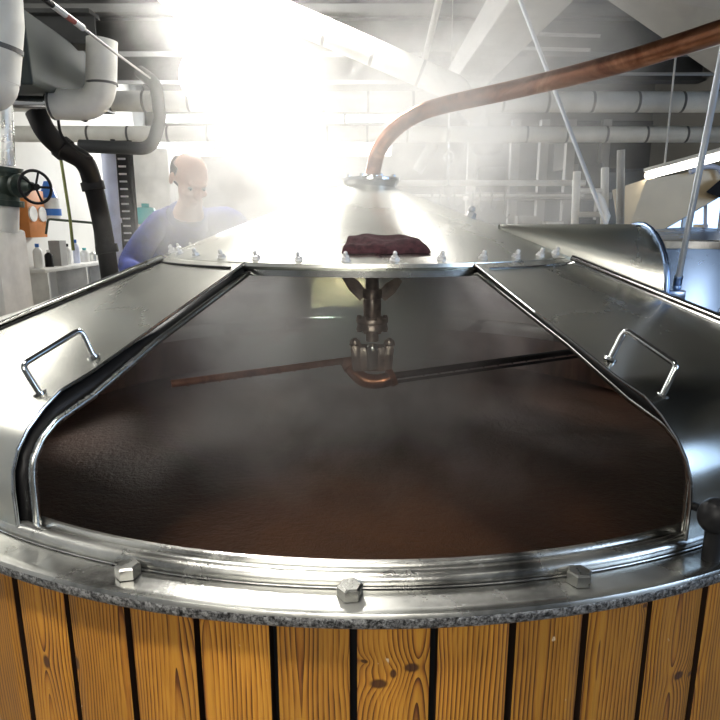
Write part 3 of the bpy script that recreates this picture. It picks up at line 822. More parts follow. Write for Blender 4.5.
# lagged pipes across the room
def lagged(pts, r, nst, label, group=None, mat=LAG, strap=STRAP, fil=.15, cat='pipe', name='lagged_pipe'):
    t = empty(name, pts[0]); tag(t, label, cat, group)
    P = fillet(pts, fil, 8) if len(pts) > 2 else [Vector(p) for p in pts]
    bm = B(); tube(bm, P, r, 24); link('lagging', bm, mat, t)
    # straps spaced along the run
    seg = [(P[i], P[i+1], (P[i+1]-P[i]).length) for i in range(len(P)-1)]; tot = sum(s[2] for s in seg)
    for k in range(nst):
        q = tot*(k+.5)/nst
        for a, b, l in seg:
            if q <= l: break
            q -= l
        p = a.lerp(b, q/l); d = (b-a).normalized()
        bm = B(); cyl(bm, p-d*.010, p+d*.010, r*1.035, seg=24); link('strap', bm, strap, t)
    return t
a, b = at(60, 101, 5.3), at(820, 102.5, 5.3); a.x = XL+.01; b.x = XR-.01
lagged([a, b], .080, 22, 'upper white lagged pipe with dark straps crossing below the roof')
a, b = at(60, 134, 5.9), at(820, 134.5, 5.9); a.x = XL+.01; b.x = XR-.01
lagged([a, b], .071, 22, 'lower white lagged pipe with dark straps crossing behind the copper pipe')
lagged([at(205, -20, 4.4), at(455, 88, 4.4), at(455, 88, 4.4)+Vector((.3, .9, .0))], .085, 8, 'white lagged pipe running down diagonally through the steam', fil=.1)
# diagonal duct along the room
bm = B(); a, b = at(560, -45, 3.2), at(455, 92, 7.6)
d = b-a; rot = d.to_track_quat('Y', 'Z').to_matrix(); box(bm, (a+b)/2, (.34, d.length, .22), rot, .01)
thing('ventilation_duct', bm, PALE, 'pale grey square duct running away under the roof behind the steam', 'duct', smooth=False)
bm = B(); tube(bm, [at(441, -8, 3.9), at(425, 58, 4.6)], .022, 12); thing('roof_pipe', bm, PALE, 'short thin grey pipe hanging under the roof above the copper pipe', 'pipe')
# sloping pale soffit top right
bm = B()
c0, c1, c2, c3 = at(590, -12, 3.1), at(735, 88, 3.1), at(900, 40, 2.6), at(760, -90, 2.6)
q = [bm.verts.new(p) for p in (c0, c1, c2, c3)]; bm.faces.new(q)
ex = bmesh.ops.extrude_face_region(bm, geom=bm.faces[:]); bmesh.ops.translate(bm, verts=[v for v in ex['geom'] if isinstance(v, bmesh.types.BMVert)], vec=(0, .12, .10))
thing('sloping_panel', bm, PALE, 'pale grey sloping panel under the roof at the top right', 'panel', smooth=False)
# thin grey cable beneath the copper pipe
bm = B(); tube(bm, [at(655, 62, 2.6), at(735, 40, 2.3)], .004, 6); thing('cable', bm, WHITE, 'thin white cable below the copper pipe near the sloping panel', 'cable')

# light fittings
def batten(a, b, w, label, hgt=.06, lampm=LAMP):
    a, b = Vector(a), Vector(b); t = empty('strip_light', (a+b)/2); tag(t, label, 'light')
    d = b-a; rot = d.to_track_quat('Y', 'Z').to_matrix(); c = (a+b)/2
    bm = B(); box(bm, c+Vector((0, 0, hgt/2+.012)), (w, d.length, hgt*.5), rot, .005)
    for q in (.2, .8):
        if c.z < 3.8: p_ = a.lerp(b, q); cyl(bm, p_+Vector((0, 0, .03)), Vector((p_.x, p_.y, ZC)), .008, seg=8)
    link('housing', bm, WHITE, t)
    bm = B(); box(bm, c-Vector((0, 0, .004)), (w*.92, d.length*.985, .04), rot, .012); link('diffuser', bm, lampm, t)
batten(atz(150, -30, 3.35), atz(243, 75, 3.35), .30, 'wide bright strip light glaring through the steam at the upper left')
batten(at(646, 176, 5.2), at(745, 150, 4.6), .09, 'bright strip light above the cream hopper at the right', lampm=LAMP_SOFT)
batten((-1.0, -4.6, 3.95), (-1.0, -3.2, 3.95), .20, 'strip light under the roof in front of the tun on the ceiling')
batten((1.9, -4.9, 3.95), (1.9, -3.5, 3.95), .20, 'strip light under the roof at the right of the tun on the ceiling')
# round lamp in the steam
t = empty('globe_lamp', at(212, 78, 3.9)); tag(t, 'round glaring lamp hanging in the thick steam at the upper left', 'lamp')
bm = B(); sphere(bm, at(212, 78, 3.9), (.19, .19, .17), 28); link('globe', bm, emis('lit globe', (1, .97, .9), 6), t)
bm = B(); pq = at(212, 78, 3.9); cyl(bm, pq+Vector((0, 0, .16)), (pq.x, pq.y, ZC), .012); link('stem', bm, PALE, t)
t = empty('flood_lamp', at(300, 166, 6.5)); tag(t, 'small glaring lamp behind the steam left of the collar', 'lamp')
pq = at(300, 163, 6.5)
bm = B(); sphere(bm, pq, (.20, .10, .13), 20); link('bulb', bm, emis('lit flood', (1, .97, .9), 20), t)
bm = B(); cyl(bm, pq+Vector((0, .02, .1)), (pq.x, pq.y+.02, 3.4), .012); link('stem', bm, PALE, t)

# ---- left side
t = lagged([at(-14, -60, 2.9), at(-8, 20, 2.9), at(-12, 78, 2.9)], .125, 2, 'fat white lagged vertical pipe end at the top left corner', fil=.02)
bm = B(); pq = at(-12, 78, 2.9); sphere(bm, pq, (.122, .122, .14), 24); o = link('end_cap', bm, LAG, t)
# big elbow
e = [at(102, 44, 3.7), at(102, 108, 3.7), at(40, 105, 3.7)]
t = lagged([at(102, 40, 3.7), at(101, 106, 3.7), at(52, 104, 3.7)], .083, 0, 'white lagged elbow pipe hanging below the grey duct', fil=.15)
for p, d in ((at(102, 84, 3.7), Vector((0, 0, 1))), (at(54, 104, 3.7), Vector((1, 0, 0)))):
    bm = B(); cyl(bm, p-d*.006, p+d*.006, .087, seg=24); link('strap', bm, STRAP, t)
bm = B(); tube(bm, [at(55, 103, 3.7), at(-30, 101, 3.7)], .036, 18)
for u in (48, 8): cyl(bm, at(u, 102, 3.7)-Vector((.008, 0, 0)), at(u, 102, 3.7)+Vector((.008, 0, 0)), .045)
thing('steam_pipe', bm, CHROME, 'shiny steel pipe running left from the white elbow', 'pipe')
bm = B(); tube(bm, [at(4, 104, 3.3), at(7, 166, 3.3)], .040, 18); thing('foil_pipe', bm, ALU, 'foil wrapped vertical pipe above the green valve at the left edge', 'pipe')
# valve with handwheel
vp = at(10, 186, 3.25)
t = empty('gate_valve', vp); tag(t, 'dark green gate valve with a black handwheel beside the left edge', 'valve')
DG = flat('dark green casting', (.035, .05, .042), .45, .2, .3, 12)
bm = B(); cyl(bm, at(7, 168, 3.25), at(9, 206, 3.25), .052, seg=20); cyl(bm, at(7, 167, 3.25), at(7, 172, 3.25), .075); cyl(bm, at(9, 200, 3.25), at(9, 206, 3.25), .072)
sphere(bm, vp, .068, 18); tube(bm, [vp, at(32, 186.5, 3.15)], [.045, .022], 14); cyl(bm, at(18, 186, 3.2), at(21, 186, 3.19), .058)
link('valve_body', bm, DG, t)
wc = at(35.5, 187, 3.15); ax = Vector((.80, -.58, .05)).normalized(); fr = frame_of(ax)
bm = B(); ring = [wc+fr @ Vector((.079*cos(2*PI*k/32), .079*sin(2*PI*k/32), 0)) for k in range(32)]
tube(bm, ring, .0075, 8, closed=True)
for k in range(5):
    a = 2*PI*k/5; tube(bm, [wc, wc+fr @ Vector((.079*cos(a), .079*sin(a), 0))], .006, 6)
cyl(bm, wc-ax*.015, wc+ax*.015, .016, seg=12); link('handwheel', bm, BLACK, t)
bm = B(); tube(bm, [at(9, 204, 3.25), at(9, 232, 3.25)], .048, 16); thing('white_pipe', bm, LAG, 'short white pipe below the green valve', 'pipe')
# white cabinet / machine at the left edge under the valve
bm = B(); p = at(-20, 240, 3.4); box(bm, (p.x, p.y, .735), (.36, .3, 1.47), None, .02)
thing('white_tank', bm, WHITE, 'white square tank at the left edge below the valve', 'tank')
# grey rectangular duct and hopper at upper left
bm = B(); a, b = at(-10, 45, 3.2), at(92, 92, 5.4)
d = b-a; rot = d.to_track_quat('Y', 'Z').to_matrix(); box(bm, (a+b)/2, (.34, d.length, .34), rot, .01)
thing('grey_duct', bm, DUCT, 'grey green square duct receding behind the white elbow', 'duct', smooth=False)
bm = B(); a, b = at(20, 88, 4.4), at(85, 118, 5.6); tube(bm, [a, b], .035, 10); thing('black_rail', bm, BLACK, 'black rail below the grey green duct', 'rail')
bm = B(); ibeam(bm, at(-80, 26, 4.2), at(96, 34, 4.2), .16, .2); thing('duct_bracket', bm, BEAM, 'dark steel joist above the grey green duct', 'joist', smooth=False)
# red and white banded pole, then thin rod, then pipe
t = empty('banded_pole', at(60, 10, 2.2)); tag(t, 'thin pole with red and white bands crossing the top left corner', 'pole')
A_, B_ = at(38, -6, 2.2), at(83, 28, 2.5)
RED = flat('red band', (.22, .01, .015), .5)
fr_ = [0, .28, .57, .78, 1.0]
for i, mt in enumerate((BLACK, WHITE, RED, WHITE)):
    bm = B(); tube(bm, [A_.lerp(B_, fr_[i]), A_.lerp(B_, fr_[i+1])], .0115, 12); link('band', bm, mt, t)
bm = B(); tube(bm, [B_, at(118, 55, 3.1), at(150, 78, 4.2)], .006, 8); link('thin_rod', bm, PALE, t)
# dark grey pipe with bend
bm = B(); tube(bm, fillet([at(80, 146, 4.3), at(152, 149, 4.3), at(160, 118, 4.3), at(156, 84, 4.3), at(140, 72, 4.4)], .12, 8), .042, 18)
thing('grey_drain_pipe', bm, flat('dark grey plastic', (.045, .048, .05), .4), 'dark grey drain pipe bending up left of the person', 'pipe')
# black pipes running down the wall
bm = B(); tube(bm, smooth_pts([at(36, 112, 3.9), at(46, 132, 3.9), at(62, 148, 4.0), at(84, 162, 4.1), at(93, 185, 4.2), at(103, 230, 4.3), at(113, 300, 4.4), at(113, 300, 4.4)-Vector((0, 0, .5)), Vector((at(113, 300, 4.4).x, at(113, 300, 4.4).y, .01))], 6), .062, 18)
for p, q in ((at(92, 182, 4.2), at(94, 190, 4.2)), (at(60, 146, 4.0), at(66, 151, 4.0)), (at(106, 245, 4.3), at(108, 253, 4.3))): cyl(bm, p, q, .074, seg=18)
thing('black_waste_pipe', bm, BLACK, 'thick black waste pipe curving down the left wall', 'pipe')
bm = B(); tube(bm, smooth_pts([at(58, 118, 3.8), at(62, 136, 3.8), at(78, 152, 3.9), at(92, 158, 4.0)], 5), .009, 8); thing('black_hose', bm, BLACK, 'thin black hose looped beside the thick black pipe', 'hose')
bm = B(); tube(bm, [at(108, 150, 4.6), at(113, 215, 4.6), at(119, 300, 4.6)], .050, 18)
for v in (218,): cyl(bm, at(113, v, 4.6), at(113.5, v+5, 4.6), .060)
thing('blue_white_pipe', bm, BLUEW, 'pale blue vertical pipe between the black pipe and the cable ladder', 'pipe')
# cable ladder: dark with white rungs
t = empty('cable_ladder', at(127, 210, 4.7)); tag(t, 'dark vertical cable ladder with pale rungs left of the person', 'cable ladder')
a, b = at(121, 140, 4.7), at(134, 300, 4.7); w = Vector((.05, .03, 0))
bm = B(); tube(bm, [a-w, b-w], .018, 8); tube(bm, [a+w, b+w], .018, 8); box(bm, (a+b)/2+Vector((0, .03, 0)), (.13, .01, (a-b).length), Matrix.Rotation(-math.atan2(b.x-a.x, a.z-b.z), 3, 'Y'))
link('ladder_rails', bm, BLACK, t)
for k in range(22):
    p = a.lerp(b, (k+.5)/22); bm = B(); box(bm, p-Vector((0, .02, 0)), (.05, .02, .012)); link('rung', bm, WHITE, t)
for (u0, u1, lab) in ((130, 139, 'olive green thin pipe right of the cable ladder'), (61, 70, 'olive green thin pipe above the wall shelf')):
    bm = B(); q0, q1 = at(u0, 146 if u0 > 100 else 160, 4.9), at(u1, 280 if u0 > 100 else 218, 4.9); tube(bm, [q0, q1, Vector((q1.x, q1.y, .01)) if u0 > 100 else q1-Vector((0, 0, .25))], .012, 10); thing('thin_pipe', bm, GREENPIPE, lab, 'pipe')
bm = B(); tube(bm, fillet([at(46, 234, 5.2), at(48, 219, 5.2), at(94, 223, 5.2), at(97, 255, 5.2)], .03, 5), .010, 8); thing('wall_bracket', bm, flat('green grey steel', (.06, .08, .06), .5), 'thin dark frame on the white wall above the shelf', 'frame')
# shelf on the left wall
def lwall(u, v, dx=0):
    d = ray(u, v); t = (XL+dx-CAM.x)/d.x; return CAM+d*t
s0, s1 = lwall(12, 268, .02), lwall(93, 263, .02)
t = empty('wall_shelf', (XL, s0.y, s0.z)); tag(t, 'white shelf on the left wall holding small bottles and boxes', 'shelf')
sz = (s0.z+s1.z)/2
SW = .34
bm = B(); box(bm, (XL+SW/2, (s0.y+s1.y)/2, sz), (SW, s1.y-s0.y, .04), None, .004); link('board', bm, WHITE, t)
bm = B(); box(bm, (XL+SW/2, (s0.y+s1.y)/2, sz-.42), (SW+.1, s1.y-s0.y, .04), None, .004); link('board', bm, BLUEW, t)
for k in range(3):
    bm = B(); y = s0.y+.05+(s1.y-s0.y-.1)*k/2; box(bm, (XL+SW/2, y, sz-.21), (SW, .03, .40)); link('shelf_side', bm, WHITE, t)
items = [('spray_bottle', WHITE, BLUE, .045, .24, 'white spray bottle with a blue top on the wall shelf'),
         ('jar', BLACK, WHITE, .04, .17, 'dark slim jar with a white lid on the wall shelf'),
         ('paper_box', PALE, None, .0, .26, 'pale grey upright box on the wall shelf'),
         ('bottle', WHITE, BLACK, .038, .22, 'white bottle with black cap on the wall shelf'),
         ('bottle', BLUEW, BLUE, .035, .26, 'pale blue bottle with blue cap at the far end of the wall shelf'),
         ('jug', WHITE, TEAL, .05, .16, 'squat white jug with teal cap on the wall shelf'),
         ('tin', STEEL, None, .04, .12, 'small steel tin on the wall shelf'),
         ('bottle', WHITE, RED, .034, .2, 'white bottle with red cap on the wall shelf')]
for k, (nm, mt, cap, r, h, lab) in enumerate(items):
    y = s0.y+.08+(s1.y-s0.y-.16)*(k+.3)/len(items); x = XL+SW*.62; zb = sz+.02
    if r == 0:
        bm = B(); box(bm, (x, y, zb+h/2), (.12, .15, h), None, .004); thing(nm, bm, mt, lab, 'box', smooth=False); continue
    bm = B(); lathe(bm, [(0, zb), (r, zb), (r, zb+h*.65), (r*.85, zb+h*.75), (r*.35, zb+h*.84), (r*.35, zb+h*.9), (0, zb+h*.9)], c=(x, y, 0), seg=18); o = thing(nm, bm, mt, lab, 'bottle' if nm != 'tin' else 'tin')
    if cap:
        bm = B(); lathe(bm, [(0, zb+h*.86), (r*.42, zb+h*.86), (r*.42, zb+h), (0, zb+h)], c=(x, y, 0), seg=14); link('cap', bm, cap, o)
low = [('bowl', STEEL, .09, .08, 'steel bowl on the lower board of the wall shelf'), ('pan', STEEL, .07, .06, 'small steel pan on the lower board of the wall shelf'), ('black_case', BLACK, .0, .1, 'low black case on the lower board of the wall shelf')]
for k, (nm, mt, r, h, lab) in enumerate(low):
    y = s0.y+.7+.55*k; x = XL+SW*.6; zb = sz-.40
    bm = B()
    if r: lathe(bm, [(0, zb), (r*.6, zb), (r, zb+h), (r*.96, zb+h), (r*.55, zb+.008), (0, zb+.008)], c=(x, y, 0), seg=20)
    else: box(bm, (x, y, zb+h/2), (.16, .34, h), None, .01)
    thing(nm, bm, mt, lab, nm.replace('_', ' '))
# paper roll and orange box on the wall
p = lwall(49, 203, .12)
t = empty('paper_roll', p); tag(t, 'blue and white paper roll hanging on the left wall behind the handwheel', 'paper roll')
bm = B(); cyl(bm, p-Vector((0, 0, .17)), p+Vector((0, 0, .05)), .11, seg=24); link('roll', bm, WHITE, t)
bm = B(); cyl(bm, p-Vector((0, 0, .13)), p-Vector((0, 0, .06)), .112, seg=24); cyl(bm, p+Vector((0, 0, .05)), p+Vector((0, 0, .22)), .09, .03, seg=24); link('blue_wrapper', bm, BLUE, t)
p = lwall(31, 214, .08)
t = empty('orange_box', p); tag(t, 'orange box with two white discs on the left wall below the handwheel', 'box')
bm = B(); box(bm, p, (.12, .34, .46), None, .006); link('case', bm, ORANGE, t)
for dy in (-.09, .09):
    bm = B(); cyl(bm, p+Vector((.055, dy, 0)), p+Vector((.075, dy, 0)), .075, seg=24); link('disc', bm, WHITE, t)
bm = B(); p = at(146, 216, 5.2); box(bm, p, (.16, .12, .14), Matrix.Rotation(.2, 3, 'Z'), .03); cyl(bm, p+Vector((0, 0, .07)), p+Vector((0, 0, .1)), .03); thing('teal_can', bm, TEAL, 'teal plastic can behind the shoulder of the person', 'can')
bm = B(); p = at(154, 190, 6.2); box(bm, (p.x, p.y, 1.1), (.4, .3, 2.2), None, .01); thing('white_locker', bm, WHITE, 'tall white locker behind the person', 'locker', smooth=False)
bm = B(); p = at(146, 205, 5.3); box(bm, (p.x, p.y, .65), (.5, .4, 1.3), None, .01); thing('low_cupboard', bm, CREAM, 'low cream cupboard under the teal can', 'cupboard', smooth=False)

bm = B(); box(bm, (-.30, 2.55, .62), (1.1, .5, 1.24), None, .01); box(bm, (-.57, 2.294, .6), (.5, .012, 1.1), None, .004); box(bm, (-.03, 2.294, .6), (.5, .012, 1.1), None, .004)
thing('cream_cupboard', bm, CREAM, 'cream cupboard behind the tun, glimpsed through the opening at the back of the lid', 'cupboard', smooth=False)
# ---- middle and right background
# raised rail with hanging hooks
t = empty('hook_rail', at(480, 182, 6.4)); tag(t, 'long pale rail with hanging hooks behind the dome', 'rail')
bm = B(); a, b = at(300, 183, 6.4), at(585, 183, 6.4); tube(bm, [a, b], .03, 12); tube(bm, [a+Vector((0, 0, -.12)), b+Vector((0, 0, -.12))], .012, 8); link('rail_tube', bm, WHITE, t)
for u in (432, 440, 455, 473, 480, 492, 505):
    h = random.uniform(.12, .26); p = at(u, 190, 6.38)
    bm = B(); tube(bm, [p, p-Vector((0, 0, h)), p-Vector((-.03, 0, h+.04)), p-Vector((-.06, 0, h))], .010, 8); link('hook', bm, flat('dark hook', (.10, .10, .09), .5), t)
# chain hoist
t = empty('chain_hoist', at(449, 140, 5.2)); tag(t, 'chain with a ring and hook hanging behind the dome', 'chain')
a = at(449, 128, 5.2); bm = B()
n = 26; b = at(448, 200, 5.2)
for k in range(n):
    c = a.lerp(b, (k+.5)/n); r0 = Matrix.Rotation((k % 2)*PI/2, 3, 'Z')
    tube(bm, [c+r0 @ Vector((.009*cos(q), 0, .019*sin(q))) for q in [2*PI*j/10 for j in range(10)]], .003, 5, closed=True)
cyl(bm, a, Vector((a.x, a.y, ZC)), .004, seg=6); link('links', bm, CHROME, t)
bm = B(); c = at(449.5, 157, 5.2); tube(bm, [c+Vector((.038*cos(q), 0, .045*sin(q))) for q in [2*PI*j/18 for j in range(18)]], .009, 8, closed=True); link('ring', bm, CHROME, t)
bm = B(); c = at(448, 191, 5.2); sphere(bm, c, (.04, .03, .05), 14); tube(bm, [c, c-Vector((0, 0, .08)), c-Vector((-.03, 0, .12)), c-Vector((-.05, 0, .08))], .010, 8); link('hook', bm, BLACK, t)
# slanting bracket by the window strip
bm = B(); a, b = at(434, 143, 6.6), at(417, 172, 6.6); d = b-a; tube(bm, [a, b], .055, 12); thing('brace', bm, PALE, 'slanting grey brace in front of the window strip', 'brace')
bm = B(); p = at(487, 148, 6.2); sphere(bm, p, (.16, .12, .07), 18); cyl(bm, p, Vector((p.x, p.y, ZC)), .012); thing('bell_shade', bm, BEAM, 'dark round lampshade hanging under the lower lagged pipe', 'lampshade')
# racking with columns behind the steam
t = empty('storage_rack', at(520, 240, 7.0)); tag(t, 'tall pale storage rack standing far behind the dome', 'rack')
for u in (470, 512, 540, 566, 600):
    p = at(u, 200, 7.0); bm = B(); box(bm, (p.x, p.y, 1.3), (.09, .09, 2.6)); link('post', bm, PALE, t, smooth=False)
for z in (.5, 1.15, 1.8, 2.42):
    a, b = at(470, 200, 7.0), at(600, 200, 7.0); bm = B(); box(bm, ((a.x+b.x)/2, a.y, z), (b.x-a.x+.1, .4, .07)); link('rack_shelf', bm, PALE, t, smooth=False)
for k, (u, z, w, h, mt, lab) in enumerate(((490, 1.22, .3, .32, BEAM, 'dark crate on the rack'), (525, 1.22, .22, .4, PALE, 'pale drum on the rack'), (552, 1.22, .2, .34, WHITE, 'white carton on the rack'), (582, 1.22, .25, .36, DUCT, 'grey green carton on the rack'), (488, 1.87, .3, .26, DUCT, 'grey box on the upper shelf of the rack'), (583, 1.87, .26, .3, BEAM, 'dark box on the upper shelf of the rack'))):
    p = at(u, 200, 6.98); bm = B(); box(bm, (p.x, p.y, z+h/2-.03), (w, .3, h), None, .008); thing('crate' if 'crate' in lab else 'carton', bm, mt, lab+' far behind the dome', 'box', smooth=False)
# white step ladder
t = empty('step_ladder', at(593, 230, 4.6)); tag(t, 'white step ladder standing behind the curved hood', 'ladder')
for a, b in ((at(577, 172, 4.6), at(574, 240, 4.5)), (at(605, 168, 4.6), at(604, 240, 4.5))):
    bm = B(); b2 = a.lerp(b, 1); b2 = a+(b-a)*((a.z)/(a.z-b.z)); tube(bm, [a, b2], .028, 12); link('stile', bm, WHITE, t)
for v in (191, 214.5, 240, 266):
    a, b = at(577, v, 4.57), at(605, v, 4.57); bm = B(); tube(bm, [a, b], .02, 10); link('rung', bm, WHITE, t)
bm = B(); tube(bm, [at(621, 150, 4.9), at(620, 236, 4.9), at(620, 300, 4.9)], .03, 12); thing('white_post', bm, PALE, 'slim pale post right of the step ladder', 'post')
# cream hopper
t = empty('cream_hopper', at(670, 200, 3.9)); tag(t, 'large cream tapered hopper under the strip light at the right', 'hopper')
bm = B()
def quad_prism(bm, pts, depth):
    f = bm.faces.new([bm.verts.new(p) for p in pts]); ex = bmesh.ops.extrude_face_region(bm, geom=[f])
    bmesh.ops.translate(bm, verts=[v for v in ex['geom'] if isinstance(v, bmesh.types.BMVert)], vec=depth)
quad_prism(bm, [at(646, 180, 3.9), at(722, 166, 3.9), at(722, 195, 3.9), at(664, 229, 3.9), at(652, 237, 3.9), at(626, 237, 3.9)], (.16, .3, .0))
link('hopper_body', bm, CREAM, t, smooth=False)
bm = B(); quad_prism(bm, [at(612, 190, 5.2), at(655, 176, 5.2), at(640, 226, 5.2), at(618, 230, 5.2)], (.12, .25, 0)); link('hopper_side', bm, CREAM, t, smooth=False)
bm = B(); tube(bm, smooth_pts([at(690, 172, 3.85), at(705, 167, 3.85), at(718, 168, 3.85), at(724, 178, 3.85)], 6), .015, 10); link('hopper_rim', bm, BLUEW, t)
bm = B(); quad_prism(bm, [at(706, 192, 3.8), at(722, 178, 3.8), at(722, 198, 3.8)], (.2, .3, 0)); link('hopper_shadow_gap', bm, BLACK, t, smooth=False)  # black prism stands in for the shaded gap
for z in (0,):
    for u, dy in ((640, 0), (700, 0)):
        bm = B(); p = at(u, 230, 4.5); box(bm, (p.x, p.y, p.z/2), (.07, .07, p.z+.08)); link('leg', bm, CREAM, t, smooth=False)
# stainless vessel at the right
t = empty('steel_vessel', (2.75, 2.4, 0)); tag(t, 'big blue-grey stainless vessel standing behind the hinge rail at the right', 'vessel')
vc = at(735, 245, 3.6)
vx, vy = vc.x-.08, vc.y+.35; vr = 1.02; ztop = at(690, 241, 3.3).z
bm = B(); lathe(bm, [(0, .05), (vr, .05), (vr, ztop-.02), (vr-.01, ztop), (vr-.4, ztop+.035), (.0, ztop+.07)], c=(vx, vy, 0), seg=96); link('vessel_shell', bm, STEELBLUE, t)
bm = B(); lathe(bm, [(vr+.003, ztop-.03), (vr+.014, ztop-.03), (vr+.014, ztop+.005), (vr-.02, ztop+.012)], c=(vx, vy, 0), seg=96); link('top_rim', bm, CHROME, t)
bm = B(); tube(bm, [at(706, 170, 4.4), at(705, 232, 4.4)], .012, 8); thing('thin_conduit', bm, BLUEW, 'thin pale conduit in front of the bright window at the right', 'conduit')
# far wall clutter: dark low machine and switch boxes under the roof
bm = B(); a, b = at(560, 160, 7.3), at(640, 160, 7.3); box(bm, ((a.x+b.x)/2, a.y, 2.35), (b.x-a.x, .5, .5), None, .01); thing('fan_unit', bm, BEAM, 'dark fan unit under the roof above the step ladder', 'fan unit', smooth=False)
bm = B(); a, b = at(545, 60, 6.5), at(760, 60, 6.5); box(bm, ((a.x+b.x)/2, a.y, at(600, 74, 6.5).z), (b.x-a.x, .05, .02)); tube(bm, [at(470, 32, 6), at(600, 36, 6)], .016, 8); tube(bm, [at(470, 47, 6), at(590, 50, 6)], .016, 8)
thing('roof_conduit', bm, PALE, 'thin conduits in the dark roof space behind the copper pipe', 'conduit')

# ------------------------------------------------------------------ steam
def steam_mat(name, blobs, dens, nscale, lo, hi, aniso=.35, warp=.35, col=(.99, .985, .97, 1)):
    m = bpy.data.materials.new(name); m.use_nodes = True; nt = m.node_tree
    for n in list(nt.nodes):
        if n.type != 'OUTPUT_MATERIAL': nt.nodes.remove(n)
    out = nt.nodes[0]
    pos = geo_pos(nt)
    wn = nt.nodes.new('ShaderNodeTexNoise'); wn.inputs['Scale'].default_value = 1.4; wn.inputs['Detail'].default_value = 3; L(nt, pos, wn.inputs['Vector'])
    sub = nt.nodes.new('ShaderNodeVectorMath'); sub.operation = 'SUBTRACT'; L(nt, wn.outputs['Color'], sub.inputs[0]); sub.inputs[1].default_value = (.5, .5, .5)
    sc = nt.nodes.new('ShaderNodeVectorMath'); sc.operation = 'SCALE'; L(nt, sub.outputs[0], sc.inputs[0]); sc.inputs['Scale'].default_value = warp*2
    ad = nt.nodes.new('ShaderNodeVectorMath'); ad.operation = 'ADD'; L(nt, pos, ad.inputs[0]); L(nt, sc.outputs[0], ad.inputs[1])
    wp = ad.outputs[0]
    tot = None
    for c, s, amp in blobs:
        v = nt.nodes.new('ShaderNodeVectorMath'); v.operation = 'SUBTRACT'; L(nt, wp, v.inputs[0]); v.inputs[1].default_value = c
        w = nt.nodes.new('ShaderNodeVectorMath'); w.operation = 'DIVIDE'; L(nt, v.outputs[0], w.inputs[0]); w.inputs[1].default_value = s
        l = nt.nodes.new('ShaderNodeVectorMath'); l.operation = 'DOT_PRODUCT'; L(nt, w.outputs[0], l.inputs[0]); L(nt, w.outputs[0], l.inputs[1])
        e = math_(nt, 'MULTIPLY', math_(nt, 'EXPONENT', math_(nt, 'MULTIPLY', l.outputs['Value'], -1.0)), amp)
        tot = e if tot is None else math_(nt, 'ADD', tot, e)
    nf = noise(nt, wp, nscale, 4, .6)
    mr = nt.nodes.new('ShaderNodeMapRange'); mr.inputs['From Min'].default_value = lo; mr.inputs['From Max'].default_value = hi
    mr.inputs['To Min'].default_value = .12; mr.inputs['To Max'].default_value = 1.6; L(nt, nf, mr.inputs['Value'])
    d = math_(nt, 'MULTIPLY', math_(nt, 'MULTIPLY', tot, mr.outputs[0]), dens)
    d = math_(nt, 'MAXIMUM', math_(nt, 'SUBTRACT', d, .07), 0.0)
    vs = nt.nodes.new('ShaderNodeVolumeScatter'); vs.inputs['Color'].default_value = col; vs.inputs['Anisotropy'].default_value = aniso
    L(nt, d, vs.inputs['Density']); L(nt, vs.outputs[0], out.inputs['Volume'])
    return m
ST = steam_mat('rising steam', [((-.46, 1.15, 1.72), (.36, .45, .32), 1.1), ((-.66, 1.0, 2.30), (.32, .55, .42), 1.5), ((-.10, .8, 1.95), (.50, .6, .38), .38),
                ((.05, -.05, 1.62), (.40, .45, .24), 1.6), ((.28, -.42, 1.84), (.34, .26, .18), 1.6), ((.32, .2, 2.1), (.42, .45, .30), .7), ((.62, .55, 1.85), (.42, .5, .6), 1.1), ((-.42, .15, 1.44), (.36, .45, .12), 1.5), ((-.60, .40, 1.74), (.22, .25, .18), 2.4)],
               1.0, 2.4, .40, .64, warp=.22)
bm = B(); box(bm, (.05, .80, 2.25), (2.5, 3.3, 2.2))
o = link('steam', bm, ST, smooth=False); tag(o, 'thick white steam rising over the lid into the roof space', 'steam', kind='stuff')
STI = steam_mat('steam in the tun', [((-.05, .35, .98), (.52, .50, .38), 1.2), ((-.30, -.25, .95), (.30, .35, .3), .55), ((.25, -.45, .82), (.35, .3, .15), .25), ((-.12, .75, 1.1), (.6, .4, .35), 1.9)], 2.6, 3.2, .40, .64, warp=.22, col=(.98, .90, .925, 1))
bm = B(); lathe(bm, [(.0, Z(-1.29)), (1.28, Z(-1.29)), (1.28, Z(-.70)), (1.2, Z(-.60)), (.72, cone_z(.72)-.05), (.0, cone_z(0)-.05)], seg=48)
o = link('tun_steam', bm, STI, smooth=False); tag(o, 'thin steam curling up from the mash inside the tun', 'steam', kind='stuff')

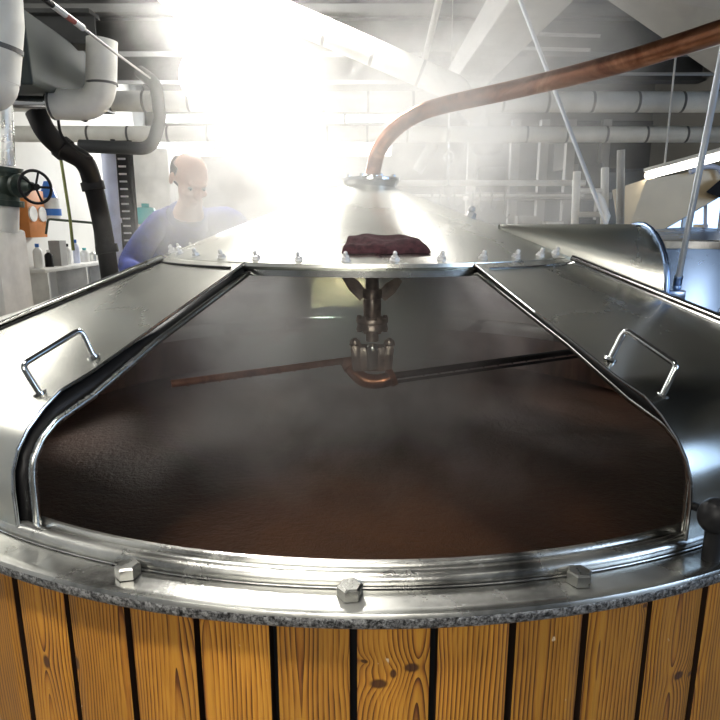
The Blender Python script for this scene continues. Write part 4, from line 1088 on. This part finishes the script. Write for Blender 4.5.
# ------------------------------------------------------------------ light
w = bpy.data.worlds.new('world'); scene.world = w; w.use_nodes = True
w.node_tree.nodes['Background'].inputs[0].default_value = (.75, .85, 1, 1); w.node_tree.nodes['Background'].inputs[1].default_value = .5
def area(name, loc, target, sx_, sy_, power, col):
    l = bpy.data.lights.new(name, 'AREA'); l.shape = 'RECTANGLE'; l.size = sx_; l.size_y = sy_; l.energy = power; l.color = col
    o = bpy.data.objects.new(name, l); COL.objects.link(o); o.location = loc
    o.rotation_euler = (Vector(target)-Vector(loc)).to_track_quat('-Z', 'Y').to_euler(); return o
area('window_light_right', (XR-.1, -3.0, 2.3), (0, -.5, 1), 2.6, 1.8, 90, (.62, .78, 1))
area('window_light_back', (-1.4, YB-.15, 2.75), (-.3, 1, 1.3), 3.6, .5, 260, (1, .98, .93))
area('fill_light_front', (-.4, -4.3, 2.3), (-.1, -1.4, .8), 1.6, .9, 60, (1, .95, .86))  # unseen fill lamp added to light the staves and front
roof = area('fill_light_rear', (-.80, 1.9, 3.30), (-.42, .5, 1.2), .35, .9, 56, (1, .97, .9)); roof.data.spread = rad(85)  # added lamp without a fitting, lights the tun through the rear hatch
roof = area('fill_light_right', (.75, 1.9, 3.5), (.50, .55, 1.2), .5, .5, 4, (1, .96, .92)); roof.data.spread = rad(45)  # added lamp without a fitting, aimed into the right rear hatch
roof = area('fill_light_cupboard', (-.25, 1.75, 3.3), (-.25, 2.3, .95), .3, .3, 150, (1, .94, .82)); roof.data.spread = rad(60)  # invented lamp that brightens the cupboard front behind the port
roof = area('fill_light_rim', (-.75, -2.1, 3.45), (-.55, -1.4, .9), .8, .2, 13, (1, .96, .88)); roof.data.spread = rad(55)  # added lamp out of view, brightens the rim flange

vsn = scene.view_settings
vsn.view_transform = 'Standard'; vsn.look = 'None'; vsn.exposure = 0; vsn.gamma = 1; vsn.use_curve_mapping = False
cy = scene.cycles
cy.use_denoising = True
cy.max_bounces = 8; cy.volume_bounces = 2; cy.transparent_max_bounces = 8; cy.volume_step_rate = 1.5
cy.sample_clamp_indirect = 6
cy.caustics_reflective = False; cy.caustics_refractive = False
